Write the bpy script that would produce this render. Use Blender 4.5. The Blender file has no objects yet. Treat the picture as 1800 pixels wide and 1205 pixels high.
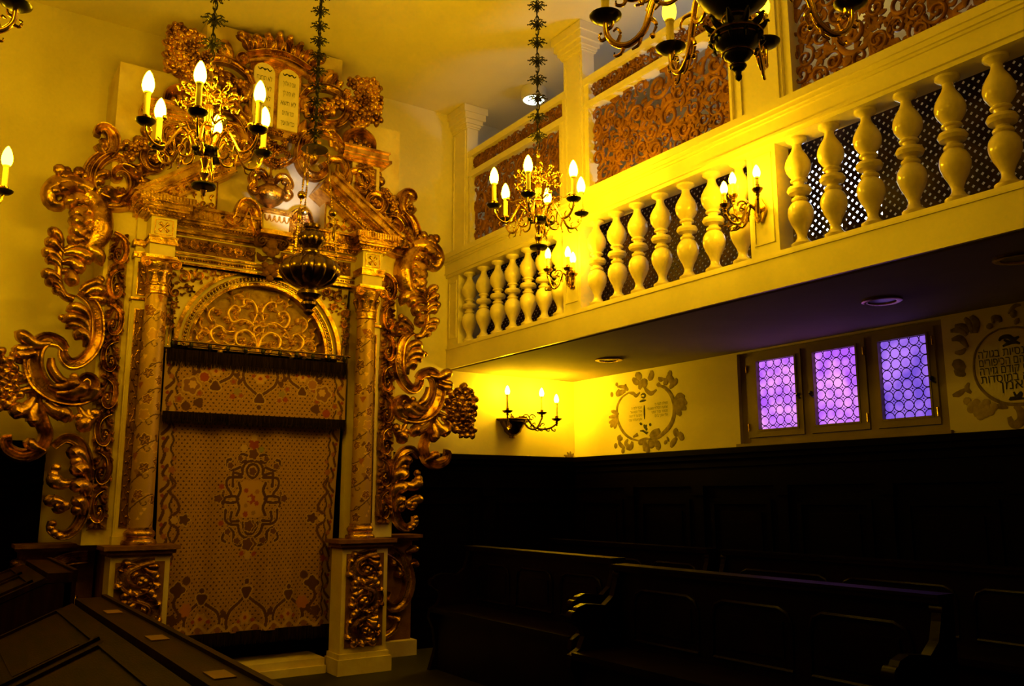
import bpy, math, random
import numpy as np
from mathutils import Vector
from mathutils.geometry import tessellate_polygon
from math import pi, sin, cos, radians, sqrt, atan2
random.seed(7)
COL = bpy.context.scene.collection
WORLD = {}
# ---------------------------------------------------------------- camera model (used to place traced outlines on real planes)
FPX = 1533.36
YAW, PITCH, ROLL, EYE = radians(33.7049), radians(10.0725), radians(-0.0703), 1.25
_d = np.array([sin(YAW)*cos(PITCH), cos(YAW)*cos(PITCH), sin(PITCH)])
_r = np.array([cos(YAW), -sin(YAW), 0.0]); _u = np.cross(_r, _d)
_r, _u = _r*cos(ROLL)+_u*sin(ROLL), -_r*sin(ROLL)+_u*cos(ROLL)
CAM = np.array([0, 0, EYE])
def ray(px, py): return _d+_r*(px-900)/FPX-_u*(py-602.5)/FPX
def on_y(px, py, y): v = ray(px, py); return CAM+v*y/v[1]
def on_x(px, py, x): v = ray(px, py); return CAM+v*x/v[0]
def at_depth(px, py, D): return CAM+ray(px, py)*D

# ---------------------------------------------------------------- mesh collector
class MB:
    def __init__(s): s.v = []; s.f = []; s.n = 0; s.ch = []
    def add(s, V, F):
        V = np.asarray(V, float).reshape(-1, 3); k = s.n; s.ch.append((k, k+len(V), len(s.f), len(s.f)+len(F)))
        s.v.append(V); s.n += len(V)
        s.f.extend([tuple(int(i)+k for i in f) for f in F])
    def box(s, x0, x1, y0, y1, z0, z1):
        e = .00012*(len(s.ch) % 8); x0 -= e; x1 += e; y0 -= e; y1 += e; z0 -= e; z1 += e      # hair-wide steps keep joined boards from sharing a face plane
        V = [(x, y, z) for x in (x0, x1) for y in (y0, y1) for z in (z0, z1)]
        s.add(V, [(0,1,3,2),(4,6,7,5),(0,4,5,1),(2,3,7,6),(0,2,6,4),(1,5,7,3)]); return s
    def ball(s, c, r, n=10, m=7, sq=(1,1,1)):
        c = np.array(c, float); V = []
        for i in range(m+1):
            a = pi*i/m
            for j in range(n):
                b = 2*pi*j/n; V.append((c[0]+r*sq[0]*sin(a)*cos(b), c[1]+r*sq[1]*sin(a)*sin(b), c[2]+r*sq[2]*cos(a)))
        s.add(V, grid_faces(m+1, n, True)); return s
    def lathe(s, prof, c=(0,0,0), n=20, lob=0, amp=0.0, rot=0):
        c = np.array(c, float); a = np.arange(n)*2*pi/n+rot; V = []
        for r, z in prof:
            rr = r*(1+amp*np.abs(np.cos(a*lob/2))-amp/2) if lob else r+0*a
            V.append(np.stack([c[0]+rr*np.cos(a), c[1]+rr*np.sin(a), c[2]+z+0*a], 1))
        F = grid_faces(len(prof), n, True)
        F += [tuple(range(n-1, -1, -1)), tuple(range((len(prof)-1)*n, len(prof)*n))]
        s.add(np.concatenate(V), F); return s
    def tube(s, pts, r, k=8, n=0, closed=False):
        P = np.array(pts, float)
        if n: P = smooth(P, n)
        m = len(P); t = np.linspace(0, 1, m)
        rr = np.interp(t, np.linspace(0, 1, len(r)), r) if isinstance(r, (list, tuple)) else np.full(m, r)
        T = np.gradient(P, axis=0); T /= np.linalg.norm(T, axis=1)[:, None]+1e-12
        ref = np.array([0, 0, 1.0]) if abs(T[:, 2]).mean() < .9 else np.array([1.0, 0, 0])
        A = np.cross(T, ref); A /= np.linalg.norm(A, axis=1)[:, None]+1e-9
        B = np.cross(T, A); a = np.arange(k)*2*pi/k
        V = P[:, None]+rr[:, None, None]*(A[:, None]*np.cos(a)[None, :, None]+B[:, None]*np.sin(a)[None, :, None])
        F = grid_faces(m, k, True)+[tuple(range(k-1, -1, -1)), tuple(range((m-1)*k, m*k))]
        s.add(V, F); return s
    def prism(s, poly, fr, d0, d1):
        P = np.array(poly, float); n = len(P)
        V = np.concatenate([fr(P[:, 0], P[:, 1], d0+0*P[:, 0]), fr(P[:, 0], P[:, 1], d1+0*P[:, 0])])
        s.add(V, [tuple(range(n)), tuple(range(2*n-1, n-1, -1))]+[(i, i+n, (i+1) % n+n, (i+1) % n) for i in range(n)]); return s
    def build(s, name, mat, parent=None, smooth_=False, col=None):
        me = bpy.data.meshes.new(name)
        V = np.concatenate(s.v) if s.v else np.zeros((0, 3))
        me.from_pydata(V.tolist(), [], s.f); me.update()
        me.materials.append(mat)
        if smooth_:
            me.polygons.foreach_set('use_smooth', [True]*len(me.polygons))
            if smooth_ != 'all':
                try: me.set_sharp_from_angle(angle=radians(38))
                except Exception: pass
        if col is not None:
            ca = me.color_attributes.new('Col', 'FLOAT_COLOR', 'POINT')
            ca.data.foreach_set('color', np.concatenate([col, np.ones((len(col), 1))], 1).astype(np.float32).ravel())
        o = bpy.data.objects.new(name, me); COL.objects.link(o)
        if parent is not None:
            o.parent = parent
            o.location = (0, 0, 0)
            if parent.name in WORLD: o.location = [-c for c in WORLD[parent.name]]   # geometry given in room coordinates
        return o
def clusters(q, gap=.012):
    """split a collector into its separate clumps, so each clump becomes a part of its own"""
    V = np.concatenate(q.v); bb = [(V[a:b].min(0)-gap/2, V[a:b].max(0)+gap/2) for a, b, _, _ in q.ch]; n = len(bb); par = list(range(n))
    def find(i):
        while par[i] != i: par[i] = par[par[i]]; i = par[i]
        return i
    for i in range(n):
        for j in range(i+1, n):
            if (bb[i][0] <= bb[j][1]).all() and (bb[j][0] <= bb[i][1]).all(): par[find(i)] = find(j)
    out = {}
    for i, (a, b, fa, fb) in enumerate(q.ch):
        m = out.setdefault(find(i), MB()); m.add(V[a:b], [tuple(x-a for x in f) for f in q.f[fa:fb]])
    return list(out.values())
def grid_faces(m, k, wrap):
    F = []
    for i in range(m-1):
        for j in range(k if wrap else k-1):
            j2 = (j+1) % k; F.append((i*k+j, i*k+j2, (i+1)*k+j2, (i+1)*k+j))
    return F
def smooth(P, n):
    P = np.array(P, float)
    if len(P) == 2: return P[0]+(P[1]-P[0])*np.linspace(0, 1, n)[:, None]
    Q = np.concatenate([[2*P[0]-P[1]], P, [2*P[-1]-P[-2]]])
    L = np.concatenate([[0], np.cumsum(np.linalg.norm(np.diff(P, axis=0), axis=1)**.7)]); L /= L[-1]
    out = []
    for t in np.linspace(0, 1, n):
        i = min(np.searchsorted(L, t, side='right')-1, len(P)-2); f = (t-L[i])/(L[i+1]-L[i]+1e-12)
        p0, p1, p2, p3 = Q[i:i+4]
        out.append(.5*((2*p1)+(p2-p0)*f+(2*p0-5*p1+4*p2-p3)*f*f+(3*p1-p0-3*p2+p3)*f**3))
    return np.array(out)
RND = [(-1,0),(-.92,.38),(-.7,.72),(-.35,.94),(0,1),(.35,.94),(.7,.72),(.92,.38),(1,0)]
RIM = [(-1,0),(-1,.7),(-.86,.98),(-.68,.95),(-.5,.55),(-.2,.42),(.2,.5),(.48,.62),(.66,.98),(.84,1),(1,.7),(1,0)]
RIB = [(-1,0),(-.9,.5),(-.7,.75),(-.5,.55),(-.3,.9),(-.05,.65),(.2,1),(.45,.65),(.7,.8),(.9,.5),(1,0)]
def relief(M, fr, pts, w, h, prof=RND, n=0, base=0.0):
    P = np.array(pts, float)
    ln = np.linalg.norm(np.diff(P, axis=0), axis=1).sum(); ww = max(w)
    n = n or int(min(48, max(8, 5*ln/ww*.7)))
    P = smooth(P, n); t = np.linspace(0, 1, n)
    wv = np.interp(t, np.linspace(0, 1, len(w)), w); hv = np.interp(t, np.linspace(0, 1, len(h)), h)
    bv = np.interp(t, np.linspace(0, 1, len(base)), base) if isinstance(base, (list, tuple)) else np.full(n, base)
    T = np.gradient(P, axis=0); T /= np.linalg.norm(T, axis=1)[:, None]+1e-12
    N = np.stack([-T[:, 1], T[:, 0]], 1); c = np.array(prof)
    U = P[:, 0, None]+N[:, 0, None]*c[None, :, 0]*wv[:, None]
    V = P[:, 1, None]+N[:, 1, None]*c[None, :, 0]*wv[:, None]
    D = bv[:, None]+c[None, :, 1]*hv[:, None]; k = len(c)
    M.add(fr(U.ravel(), V.ravel(), D.ravel()), grid_faces(n, k, True)+[tuple(range(k)), tuple(range((n-1)*k, n*k))[::-1]])
LW = [.35, .5, .62, .74, .86, .98, 1.0, .8, .1]; LH = [.45, .6, .75, .9, 1.05, 1.25, 1.35, 1.1, .1]
def lobe(M, fr, pts, w, h, base=0.0): relief(M, fr, pts, [w*a for a in LW], [h*a for a in LH], n=12, base=base)
def leafy(M, fr, pts, w, h, base=0.0): relief(M, fr, pts, [w*.3, w*.8, w, w*.9, w*.6, w*.05], [h*.6, h, h, h, h*.9, h*.1], prof=RIB, n=10, base=base)
def knob(M, fr, p, r, d=0.0, sq=.8):
    a = []
    for i in range(7):
        th = pi*i/6
        for j in range(9):
            b = 2*pi*j/9; a.append((p[0]+r*sin(th)*cos(b), p[1]+r*sin(th)*sin(b), d+r*sq*cos(th)))
    a = np.array(a); M.add(fr(a[:, 0], a[:, 1], a[:, 2]), grid_faces(7, 9, True))
def spiral(c, r0, r1, a0, turns, n=14):
    t = np.linspace(0, 1, n); r = r0+(r1-r0)*t**.8; a = a0+turns*2*pi*t
    return np.stack([c[0]+r*np.cos(a), c[1]+r*np.sin(a)], 1)
def acanth(M, fr, pts, w, h, side, nl, L0, L1, base=0.0, prof=RIB, t0=.1, t1=.9, lw=.34):
    """a leafy stem: a swept stalk with curling lobes along one or both sides"""
    relief(M, fr, pts, [w, w*.9, w*.7, w*.35], [h, h, h*.9, h*.6], prof=prof, base=base)
    P = smooth(pts, 40); T = np.gradient(P, axis=0); T /= np.linalg.norm(T, axis=1)[:, None]+1e-12
    for sd in ((1, -1) if side == 0 else (side,)):
        for i in range(nl):
            f = (i+.5)/nl; k = int((t0+(t1-t0)*f)*39); p, tt = P[k], T[k]; nn = np.array([-tt[1], tt[0]])*sd
            L = L0+(L1-L0)*f
            lobe(M, fr, [p, p+L*(.42*tt+.38*nn), p+L*(.45*tt+.85*nn), p+L*(.1*tt+1.0*nn)], L*lw, h*.9, base=base)
def frY(Y): return lambda u, v, d: np.stack([u, Y-d, v], 1)
def frX(X): return lambda u, v, d: np.stack([X-d, u, v], 1)
def rinceau(M, fr, u0, u1, v0, v1, n, h, lw=.5, seed=1):
    """upright panel filled by a winding acanthus scroll"""
    rg = random.Random(seed); W = u1-u0; uc = (u0+u1)/2; H = (v1-v0)/n
    for i in range(n):
        s = 1 if i % 2 else -1; z = v0+H*(i+.5)
        def q(x, y): return (uc+s*x*W, z+y*H)
        relief(M, fr, [q(-.30, .56), q(-.02, .50), q(.28, .34), q(.36, .06), q(.22, -.22), q(-.04, -.28), q(-.20, -.12), q(-.12, .06), q(.04, .08), q(.06, -.06)], [W*.10, W*.13, W*.15, W*.13, W*.09, W*.06], [h*.7, h, h*1.15, h*1.1, h], prof=RIM, n=30)
        for sx, sy, mx, my, ex, ey, w in ((-.10, .46, -.22, .34, -.42, .36, .13), (-.02, .40, -.20, .22, -.42, .18, .14), (-.16, .06, -.30, .06, -.43, -.02, .13), (-.16, -.12, -.34, -.14, -.40, -.26, .13), (.0, -.24, -.18, -.36, -.36, -.44, .14),
                                          (.18, -.22, .22, -.38, .40, -.44, .13), (.30, .30, .40, .36, .43, .24, .10), (.34, -.06, .44, -.12, .42, -.26, .11), (.10, .44, .26, .50, .42, .46, .12), (.12, -.28, .06, -.40, .12, -.50, .11)):
            r1 = rg.uniform(-.03, .03); lobe(M, fr, [q(sx, sy), q(mx, my+r1), q(ex, ey+r1)], W*w*.95, h*1.05)
        for x, y in ((-.03, .02), (.0, -.10), (-.10, -.04)): knob(M, fr, q(x, y), W*.085, h*.8)
        relief(M, fr, [q(.10, .30), q(.16, .12), q(.06, .22)], [W*.05, W*.06, W*.03], [h*.7, h*.9], n=10)
# ---------------------------------------------------------------- materials
def newmat(name):
    m = bpy.data.materials.new(name); m.use_nodes = True; nt = m.node_tree
    return m, nt, nt.nodes['Principled BSDF']
def mat(name, c, rough=.6, metal=0.0, c2=None, scale=6.0, bump=0.0, bscale=60.0, spec=.5, lo=.35, hi=.65, stretch=None):
    m, nt, b = newmat(name); L = nt.links
    b.inputs['Roughness'].default_value = rough; b.inputs['Metallic'].default_value = metal; b.inputs['Specular IOR Level'].default_value = spec
    tc = nt.nodes.new('ShaderNodeTexCoord'); src = tc.outputs['Object']
    if stretch:
        mp = nt.nodes.new('ShaderNodeMapping'); mp.inputs['Scale'].default_value = stretch; L.new(src, mp.inputs['Vector']); src = mp.outputs['Vector']
    nz = nt.nodes.new('ShaderNodeTexNoise'); nz.inputs['Scale'].default_value = scale; nz.inputs['Detail'].default_value = 5; L.new(src, nz.inputs['Vector'])
    cr = nt.nodes.new('ShaderNodeValToRGB'); e = cr.color_ramp.elements
    e[0].position, e[1].position = lo, hi; c2 = c2 or tuple(x*.85 for x in c)
    e[0].color = (*c2, 1); e[1].color = (*c, 1); L.new(nz.outputs['Fac'], cr.inputs['Fac']); L.new(cr.outputs['Color'], b.inputs['Base Color'])
    if bump:
        n2 = nt.nodes.new('ShaderNodeTexNoise'); n2.inputs['Scale'].default_value = bscale; n2.inputs['Detail'].default_value = 3; L.new(src, n2.inputs['Vector'])
        bp = nt.nodes.new('ShaderNodeBump'); bp.inputs['Strength'].default_value = bump; bp.inputs['Distance'].default_value = .01
        L.new(n2.outputs['Fac'], bp.inputs['Height']); L.new(bp.outputs['Normal'], b.inputs['Normal'])
    return m
def matcol(name, rough=.8, metal=0.0, bump=0.0, bscale=300, spec=.3):
    m, nt, b = newmat(name); a = nt.nodes.new('ShaderNodeVertexColor'); a.layer_name = 'Col'
    nt.links.new(a.outputs['Color'], b.inputs['Base Color']); b.inputs['Roughness'].default_value = rough; b.inputs['Metallic'].default_value = metal
    b.inputs['Specular IOR Level'].default_value = spec
    if bump:
        tc = nt.nodes.new('ShaderNodeTexCoord'); n2 = nt.nodes.new('ShaderNodeTexNoise'); n2.inputs['Scale'].default_value = bscale
        nt.links.new(tc.outputs['Object'], n2.inputs['Vector']); bp = nt.nodes.new('ShaderNodeBump'); bp.inputs['Strength'].default_value = bump; bp.inputs['Distance'].default_value = .006
        nt.links.new(n2.outputs['Fac'], bp.inputs['Height']); nt.links.new(bp.outputs['Normal'], b.inputs['Normal'])
    return m
def emis(name, c, s, c2=None, scale=5.0):
    m = bpy.data.materials.new(name); m.use_nodes = True; nt = m.node_tree; nt.nodes.clear()
    o = nt.nodes.new('ShaderNodeOutputMaterial'); e = nt.nodes.new('ShaderNodeEmission'); e.inputs['Strength'].default_value = s
    e.inputs['Color'].default_value = (*c, 1); nt.links.new(e.outputs[0], o.inputs['Surface'])
    if c2:
        tc = nt.nodes.new('ShaderNodeTexCoord'); nz = nt.nodes.new('ShaderNodeTexNoise'); nz.inputs['Scale'].default_value = scale; nz.inputs['Detail'].default_value = 3
        cr = nt.nodes.new('ShaderNodeValToRGB'); cr.color_ramp.elements[0].color = (*c, 1); cr.color_ramp.elements[1].color = (*c2, 1)
        cr.color_ramp.elements[0].position = .38; cr.color_ramp.elements[1].position = .66
        nt.links.new(tc.outputs['Object'], nz.inputs['Vector']); nt.links.new(nz.outputs['Fac'], cr.inputs['Fac']); nt.links.new(cr.outputs['Color'], e.inputs['Color'])
    return m
WARM = (1.0, .56, .005)
M_wall = mat('plaster_wall', (.80, .72, .52), .9, c2=(.72, .64, .45), scale=1.6, bump=.15, bscale=35)
M_ceil = mat('plaster_ceiling', (.80, .72, .52), .95, c2=(.74, .66, .47), scale=1.2, bump=.1, bscale=30)
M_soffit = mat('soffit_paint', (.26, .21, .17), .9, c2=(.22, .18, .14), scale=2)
M_far = mat('darkened_unseen_wall', (.22, .15, .08), .9, c2=(.16, .10, .05), scale=3)  # walls out of view, colour darkened to cut the bounced light
M_tan = mat('tan_carved_ground', (.40, .25, .08), .6, .2, c2=(.22, .11, .03), scale=20, bump=.4, bscale=70)
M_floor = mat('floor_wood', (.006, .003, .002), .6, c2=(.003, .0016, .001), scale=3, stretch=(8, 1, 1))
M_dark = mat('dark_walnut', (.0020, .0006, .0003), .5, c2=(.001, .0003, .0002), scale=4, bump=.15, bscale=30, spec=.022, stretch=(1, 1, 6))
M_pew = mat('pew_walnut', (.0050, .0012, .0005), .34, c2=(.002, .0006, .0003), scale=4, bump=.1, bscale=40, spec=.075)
M_desk = mat('desk_oak', (.026, .0065, .003), .55, spec=.08, c2=(.011, .0028, .0013), scale=5, bump=.15, bscale=40, stretch=(6, 1, 1))
M_paper = mat('paper_label', (.20, .09, .04), .7)
M_gold = mat('gilded_carving', (.68, .385, .06), .27, .9, c2=(.17, .065, .011), scale=11, bump=.4, bscale=55, lo=.38, hi=.60)
M_gold2 = mat('bright_gilding', (.82, .50, .085), .26, .9, c2=(.28, .12, .02), scale=14, bump=.3, bscale=80, lo=.36, hi=.6)
M_gold3 = mat('pale_gilding', (.95, .66, .15), .32, .75, c2=(.62, .36, .06), scale=16, bump=.3, bscale=80)
M_bole = mat('worn_bole_ground', (.20, .09, .022), .6, .2, spec=.25, c2=(.14, .05, .014), scale=16, bump=.4, bscale=70)
M_cream = mat('cream_ark_paint', (.74, .62, .36), .6, c2=(.62, .48, .25), scale=5, bump=.15, bscale=50)
M_gal = mat('gallery_paint', (.82, .74, .56), .42, c2=(.76, .68, .50), scale=3, bump=.05)
M_balu = mat('glossy_baluster_paint', (.80, .70, .50), .16, c2=(.66, .55, .36), scale=9, spec=.6)
M_carv = mat('fretwork_orange', (.30, .115, .025), .6, c2=(.15, .05, .012), scale=12, bump=.4, bscale=60)
M_latt = mat('lattice_wood', (.050, .018, .008), .55, c2=(.022, .008, .004), scale=8, spec=.2)
M_brass = mat('polished_brass', (.92, .62, .17), .20, 1.0, c2=(.70, .42, .10), scale=20)
M_oldbr = mat('aged_brass', (.50, .31, .09), .26, 1.0, c2=(.26, .15, .04), scale=18)
M_iron = mat('black_iron', (.012, .010, .008), .3, .4)
M_sleeve = mat('candle_sleeve', (.88, .76, .45), .5)
M_bulb = emis('bulb_glow', WARM, 150.0)
M_bulb2 = emis('small_bulb_glow', WARM, 150.0)
M_dim = emis('low_bulb_glow', WARM, 16.0)
M_bulb4 = emis('softer_bulb_glow', WARM, 85.0)
M_bulb3 = emis('sconce_bulb_glow', WARM, 330.0)
M_bronze = mat('dark_bronze', (.24, .15, .05), .24, 1.0, c2=(.10, .06, .02), scale=12)
M_tablet = mat('tablet_face', (.80, .70, .42), .6)
M_ink = mat('black_ink', (.02, .014, .008), .8)
M_paintdk = mat('mural_umber', (.16, .11, .055), .9, c2=(.30, .22, .12), scale=22)
M_paintlt = mat('mural_ochre', (.55, .44, .25), .9, c2=(.40, .31, .17), scale=18)
M_fringe = mat('dark_fringe', (.006, .003, .002), .95, spec=.04, c2=(.022, .011, .005), scale=90, stretch=(1, 1, .06))
M_frame = mat('window_frame_wood', (.26, .19, .10), .5, c2=(.20, .14, .07), scale=4, spec=.5)
M_lead = mat('lead_came', (.02, .015, .03), .5, .5)
M_pane = emis('dusk_glass', (.42, .10, .92), .92, c2=(.92, .36, 1.0), scale=5)
M_pane2 = emis('blue_dusk_glass', (.17, .075, .62), .85, c2=(.46, .20, .92), scale=5)
M_day = emis('daylight_glass', (.62, .74, 1.0), 14.0)
M_disc = emis('ceiling_lamp_diffuser', (1.0, .72, .12), 3.0)
M_disc2 = emis('cool_lamp_diffuser', (.86, 1.0, .80), 4.5)
M_white = mat('fixture_white', (.75, .7, .55), .5)
M_cloth = matcol('brocade', .75, bump=.35, bscale=400)
M_col = matcol('painted_column', .42, bump=.3, bscale=90, spec=.5, metal=.35)
M_shade = mat('niche_shade', (.006, .0035, .0025), .95, spec=.03)  # near-black colour painted in for the shade inside the curtain niche

# ---------------------------------------------------------------- object helpers
def tag(o, label=None, cat=None, group=None, kind=None):
    if label: o['label'] = label
    if cat: o['category'] = cat
    if group: o['group'] = group
    if kind: o['kind'] = kind
    return o
def thing(name, label, cat, loc=(0, 0, 0), rz=0.0, group=None, world=False):
    o = bpy.data.objects.new(name, None); COL.objects.link(o); o.location = loc; o.rotation_euler = (0, 0, rz); o.empty_display_size = .1
    if world: WORLD[o.name] = tuple(float(x) for x in loc)
    return tag(o, label, cat, group)
def copy_tree(o, parent=None):
    c = o.copy(); COL.objects.link(c)
    if parent is not None: c.parent = parent
    for ch in o.children: copy_tree(ch, c)
    return c
def text(name, s, mat_, size, fr, u, v, d, parent, right=False, sx=1.0, bold=0.0, center=False):
    """Hebrew line (given in reading order), laid out right-to-left, converted to a thin raised mesh"""
    cu = bpy.data.curves.new('t', 'FONT'); cu.body = s[::-1]; cu.size = 1; cu.extrude = 0; cu.offset = bold; cu.resolution_u = 2
    t = bpy.data.objects.new('t', cu); COL.objects.link(t)
    bpy.context.view_layer.update()
    cv = t.to_curve(bpy.context.evaluated_depsgraph_get()); loops = []
    for sp in cv.splines:                                   # sample every contour of the glyphs
        P = []
        if sp.type == 'BEZIER':
            bp = sp.bezier_points; m = len(bp)
            for q in range(m):
                p0, p1, p2, p3 = bp[q].co, bp[q].handle_right, bp[(q+1) % m].handle_left, bp[(q+1) % m].co
                for f in (0, .25, .5, .75): P.append(tuple((p0*(1-f)**3+p1*3*f*(1-f)**2+p2*3*f*f*(1-f)+p3*f**3)[:2]))
        else: P = [tuple(p.co[:2]) for p in sp.points]
        Q = [p for k, p in enumerate(P) if math.dist(p, P[k-1]) > 1e-4]
        if len(Q) > 2: A_ = np.array(Q); loops.append((.5*float((A_[:, 0]*np.roll(A_[:, 1], -1)-np.roll(A_[:, 0], -1)*A_[:, 1]).sum()), A_))
    t.to_curve_clear(); bpy.data.objects.remove(t)
    sgn = np.sign(max(loops, key=lambda l: abs(l[0]))[0]); V, F, n = [], [], 0
    for ar, A_ in loops:                                    # fill each outer contour by itself, with the holes that lie inside it
        if ar*sgn < 0: continue
        polys = [A_]+[H for hr, H in loops if hr*sgn < 0 and (H.min(0) > A_.min(0)).all() and (H.max(0) < A_.max(0)).all()]
        for tr_ in tessellate_polygon([[Vector((x, y, 0)) for x, y in p] for p in polys]): F.append(tuple(n+k for k in tr_))
        for p in polys: V.append(p); n += len(p)
    V = np.concatenate(V); V = np.concatenate([V, np.zeros((n, 1))], 1)*size; V[:, 0] *= sx
    wd = V[:, 0].max()-V[:, 0].min() if n else 0; V[:, 0] -= V[:, 0].min()
    if right: V[:, 0] -= wd
    elif center: V[:, 0] -= wd/2
    A = fr(u+V[:, 0], v+V[:, 1], d+0*V[:, 0])
    # one part per word: letters whose gap is small belong together
    par = list(range(n))
    def find(i):
        while par[i] != i: par[i] = par[par[i]]; i = par[i]
        return i
    for f in F:
        for i in f[1:]: par[find(i)] = find(f[0])
    root = np.array([find(i) for i in range(n)]); spans = sorted((V[root == r_, 0].min(), V[root == r_, 0].max(), r_) for r_ in set(root)); words = []
    for x0, x1, r_ in spans:
        if words and x0-words[-1][0] < size*sx*.17: words[-1][0] = max(words[-1][0], x1); words[-1][1].add(r_)
        else: words.append([x1, {r_}])
    for _, rs in words:
        idx = [i for i in range(n) if root[i] in rs]; mp = {j: i for i, j in enumerate(idx)}
        mb = MB(); mb.add(A[idx], [tuple(mp[i] for i in f) for f in F if root[f[0]] in rs]); mb.build(name, mat_, parent)
# ================================================================ ROOM
YB, XR, XL, YF, ZC = 7.0, 5.426, -1.33, -1.6, 4.93       # back wall, right wall, left wall, wall behind the camera, ceiling
XG = 3.93                                                 # gallery front
ST = 'structure'
def struct(name, mb, m, sm=False, parent=None):
    o = mb.build(name, m, parent, sm)
    if parent is None: o['kind'] = ST
    return o
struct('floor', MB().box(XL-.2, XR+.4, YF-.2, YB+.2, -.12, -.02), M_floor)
struct('ceiling', MB().box(XL-.2, XR+.4, YF-.2, YB+.2, ZC, ZC+.12), M_ceil)
struct('wall_back', MB().box(XL-.2, XR+.4, YB, YB+.15, -.1, ZC+.05), M_wall)
struct('wall_left', MB().box(XL-.15, XL, YF-.2, YB, -.1, ZC+.05), M_far)
struct('wall_front', MB().box(XL, XR+.4, YF-.15, YF, -.1, ZC+.05), M_far)
# right wall with the openings of the casement window below the gallery and the small window above it
WY0, WY1, WZ0, WZ1 = 3.09, 4.83, 1.66, 2.40
GY0, GY1, GZ0, GZ1 = 3.42, 4.12, 3.17, 3.80
b = MB(); T = .22
for y0, y1, z0, z1 in ((YF, WY0, -.1, ZC), (WY1, YB, -.1, ZC), (WY0, WY1, -.1, WZ0), (WY0, GY0, WZ1, ZC), (GY1, WY1, WZ1, ZC), (GY0, GY1, WZ1, GZ0), (GY0, GY1, GZ1, ZC)):
    b.box(XR, XR+T, y0, y1, z0, z1)
struct('wall_right', b, M_wall)
# gallery slab (a floor carried between the two rooms' levels) and its soffit
GSL = struct('trim_1', MB().box(XG+.025, XR, YF, YB, 2.44, 2.60), M_gal)
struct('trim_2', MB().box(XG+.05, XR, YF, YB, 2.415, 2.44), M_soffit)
# ---- dark panelling along the back and right walls
def wainscot(name, along, length, place):
    b = MB(); n = int(length/.78); s = length/n
    place(b, 0, length, 0, .035, -.02, 1.56)
    place(b, 0, length, 0, .10, 1.60, 1.645); place(b, 0, length, 0, .075, 1.56, 1.60); place(b, 0, length, 0, .05, 1.50, 1.535); place(b, 0, length, 0, .06, 1.345, 1.37)
    place(b, 0, length, 0, .06, -.02, .16)
    o = struct(name, b, M_dark)
    for i in range(n):
        q = MB(); place(q, i*s-.05, i*s+.05, .03, .065, .16, 1.345); place(q, i*s-.065, i*s+.065, .03, .08, 1.27, 1.345); q.build('pilaster', M_dark, o)
        q = MB(); u0, u1 = i*s+.12, i*s+s-.12
        for a, c, d, e in ((u0, u1, 1.20, 1.24), (u0, u1, .30, .34), (u0, u0+.04, .30, 1.24), (u1-.04, u1, .30, 1.24)): place(q, a, c, .03, .055, d, e)
        place(q, u0+.10, u1-.10, .03, .05, .40, 1.14); q.build('panel', M_dark, o)
    return o
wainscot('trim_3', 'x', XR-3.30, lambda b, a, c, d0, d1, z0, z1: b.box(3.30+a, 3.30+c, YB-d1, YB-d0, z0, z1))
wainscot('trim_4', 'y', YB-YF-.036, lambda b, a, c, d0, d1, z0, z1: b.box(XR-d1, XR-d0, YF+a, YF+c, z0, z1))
wainscot('trim_5', 'x', .78+1.25, lambda b, a, c, d0, d1, z0, z1: b.box(XL+a, XL+c, YB-d1, YB-d0, z0, z1))
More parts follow.
